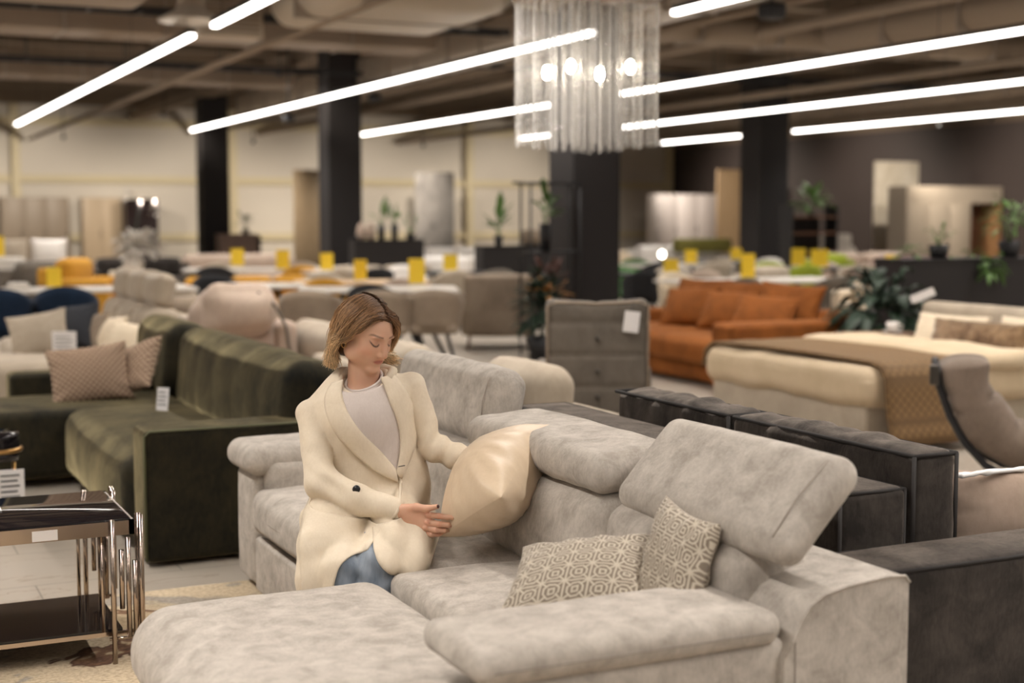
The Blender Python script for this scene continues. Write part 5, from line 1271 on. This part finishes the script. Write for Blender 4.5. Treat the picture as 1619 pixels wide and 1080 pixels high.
# --- hair: swept from a side parting, tucked behind the ear, ends resting on the shoulder
rn = random.Random(5)
def skull_push(p, lift):
    q = Vector(((p.x)/(.073+lift), (p.y-.018)/(.091+lift), (p.z-.028)/(.076+lift))); L_ = q.length
    if L_ < 1 and p.z > -.045: q /= max(L_, 1e-6); return Vector((q.x*(.073+lift), q.y*(.091+lift)+.018, q.z*(.076+lift)+.028))
    return p
hv = MB(); hcol = []
def strand(pts, lift, r, shade, n=16):
    P_ = []
    for i in range(n):
        p = interp(pts, i/(n-1)); p = skull_push(p, lift); P_.append(p)
    P_ = [Vector(from_head(np.array(p))) for p in P_]
    base = len(hv.v)
    rs = [r*(1-.65*(i/(n-1))**2) for i in range(n)]
    hv.tube(P_, rs, 4, cap=False)
    root = np.array([.115, .058, .030])*shade; mid = np.array([.30, .175, .088])*shade; tip = np.array([.66, .47, .27])*shade
    for i in range(n):
        q = i/(n-1); c_ = root*(1-q*2)+mid*q*2 if q < .5 else mid*(2-2*q)+tip*(2*q-1)
        hcol.extend([[*c_, 1]]*4)
for k in range(3200):                                     # her right side, towards the left of the picture
    a = rn.random(); j = lambda s_: rn.gauss(0, s_)
    x0_ = .017+j(.004); y0_ = -.066+.135*a
    z0_ = .028+.076*math.sqrt(max(0, 1-((y0_-.018)/.095)**2-(x0_/.073)**2))
    lift = .003+.010*rn.random()
    if a < .45:      # front hair sweeps back over the ear
        f_ = a/.45
        pts = [(x0_, y0_, z0_+lift), (-.040+j(.005), -.062+.05*f_+j(.004), .080+j(.004)), (-.073+j(.004), -.040+.035*f_+j(.004), .035+j(.006)), (-.082+j(.003), -.010+.025*f_+j(.006), -.010-.010*f_+j(.005)), (-.083+j(.004), .030+.01*f_+j(.006), -.030-.012*f_+j(.006)), (-.078+j(.005), .052+j(.006), -.065+j(.006)), (-.064+j(.010), .044+j(.010), -.105-.035*rn.random())]
    else:
        f_ = (a-.45)/.55
        pts = [(x0_, y0_, z0_+lift), (-.048+j(.005), -.018+.088*f_, .088-.01*f_+j(.004)), (-.082+.02*f_+j(.004), -.006+.09*f_+j(.004), .040+j(.006)), (-.088+.033*f_+j(.004), .008+.09*f_+j(.005), -.01+j(.006)), (-.083+.04*f_+j(.005), .030+.07*f_+j(.005), -.055+j(.006)), (-.066+.03*f_+j(.010), .046+.035*f_+j(.010), -.105-.035*rn.random())]
    strand(pts, lift, .0011+.0008*rn.random(), rn.choice((.55, .8, 1.0, 1.25, 1.6)))
for k in range(2000):                                     # her left side, falls beside the face to the shoulder
    a = rn.random(); j = lambda s_: rn.gauss(0, s_)
    x0_ = .010+j(.004); y0_ = -.066+.135*a
    z0_ = .028+.076*math.sqrt(max(0, 1-((y0_-.018)/.095)**2-(x0_/.073)**2))
    lift = .004+.014*rn.random(); f_ = a
    if a < .30:
        pts = [(x0_, y0_, z0_+lift), (.046+j(.003), -.064+.05*f_+j(.003), .080+j(.004)), (.070+j(.003), -.052+.1*f_+j(.004), .045+j(.005)), (.082+j(.003), -.038+.1*f_+j(.004), -.005+j(.005)), (.084+j(.004), -.012+j(.006), -.055+j(.005)), (.098+j(.006), .006+j(.006), -.082+j(.005)), (.140+j(.014), -.012+j(.010), -.092+j(.008))]
    else:
        pts = [(x0_, y0_, z0_+lift), (.060+j(.004), -.01+.07*f_, .085+j(.004)), (.084-.01*f_+j(.004), .01+.07*f_, .040+j(.005)), (.086-.015*f_+j(.004), .02+.07*f_, -.02+j(.005)), (.080-.02*f_+j(.005), .03+.055*f_, -.07+j(.006)), (.096+j(.008), .015+.02*f_, -.088+j(.006)), (.135+j(.016), -.002+j(.012), -.100+j(.007))]
    strand(pts, lift, .0011+.0008*rn.random(), rn.choice((.55, .8, 1.0, 1.25, 1.6)))
for k in range(260):                                      # loose locks framing the far side of the face
    j = lambda s_: rn.gauss(0, s_); q_ = rn.random()
    pts = [(.014+j(.003), -.060, .088), (.045+j(.003), -.082+j(.003), .062+j(.004)), (.066+j(.003), -.078+.02*q_+j(.003), .030), (.074+j(.004), -.066+.03*q_+j(.004), -.005), (.070+j(.005), -.062+.04*q_+j(.005), -.040-.02*q_)]
    strand(pts, .006+.008*rn.random(), .0007+.0005*rn.random(), rn.choice((.7, 1.0, 1.4, 1.7)))
def capf(P):
    Q = to_head(P)
    d = ell(Q, (0, .022, .028), (.0755, .0900, .0785))
    face = Q[..., 1]+.048-.55*np.clip(Q[..., 2]-.06, -1, 1)*0
    hl = np.maximum(-(Q[..., 1]+.040+.45*(Q[..., 2]-.075)), -(Q[..., 2]-.072))      # in front of the hairline and below it
    keep = np.where(Q[..., 2] > .073, d, np.maximum(d, -(Q[..., 1]+.030)))
    keep = np.where((Q[..., 2] < -.0) & (Q[..., 1] < .03), np.maximum(keep, .02), keep)
    low = cap(Q, (0, .062, -.02), (0, .072, -.075), .052, .036)
    return smin(keep, low, .02)
Pc, Fc = mesh_sdf(capf, (-.14, -.12, .98), (.13, .17, 1.27), .0045)
o_ = len(hv.v); hv.add(Pc.tolist(), Fc.tolist(), True); hcol.extend([[.11, .058, .030, 1]]*len(Pc))
hv.col = np.array(hcol)
M_hair = colattr('hair', .42, Specular_IOR_Level=.3)
obj('hair', hv, M_hair, pr_, world=False)
er = from_head(np.array([-.075, .006, -.042]))
obj('earring', MB().tube([(er[0]+.007*math.cos(a*PI/8), er[1], er[2]+.009*math.sin(a*PI/8)) for a in range(17)], .0014, 6), M_brass, pr_, world=False)
# --- the pillow in her hands
M_satin = fabric('champagne_satin', (.60, .47, .33), (.68, .55, .40), 3, 40, .1, .0004, rough=.36)
c_ = Vector((.398, -.10, .684)); X_ = Vector((.089, -.105, .079))*1.04; Y_ = Vector((.071, .205, .070))*1.04; N_ = X_.cross(Y_).normalized()
Fr = Matrix(((X_.x/.2, Y_.x/.2, N_.x, c_.x), (X_.y/.2, Y_.y/.2, N_.y, c_.y), (X_.z/.2, Y_.z/.2, N_.z, c_.z), (0, 0, 0, 1)))
Mp = Matrix.Translation(WO) @ Matrix.Rotation(WR, 4, 'Z') @ Fr
hp_ = obj('satin_pillow', MB().pillow(.41, .41, .27, n=34, pinch=.07, wr=.006, seed=2, M=Mp, e=.52), M_satin)
tag(hp_, 'shiny champagne satin cushion held up in the woman\'s hands', 'pillow')
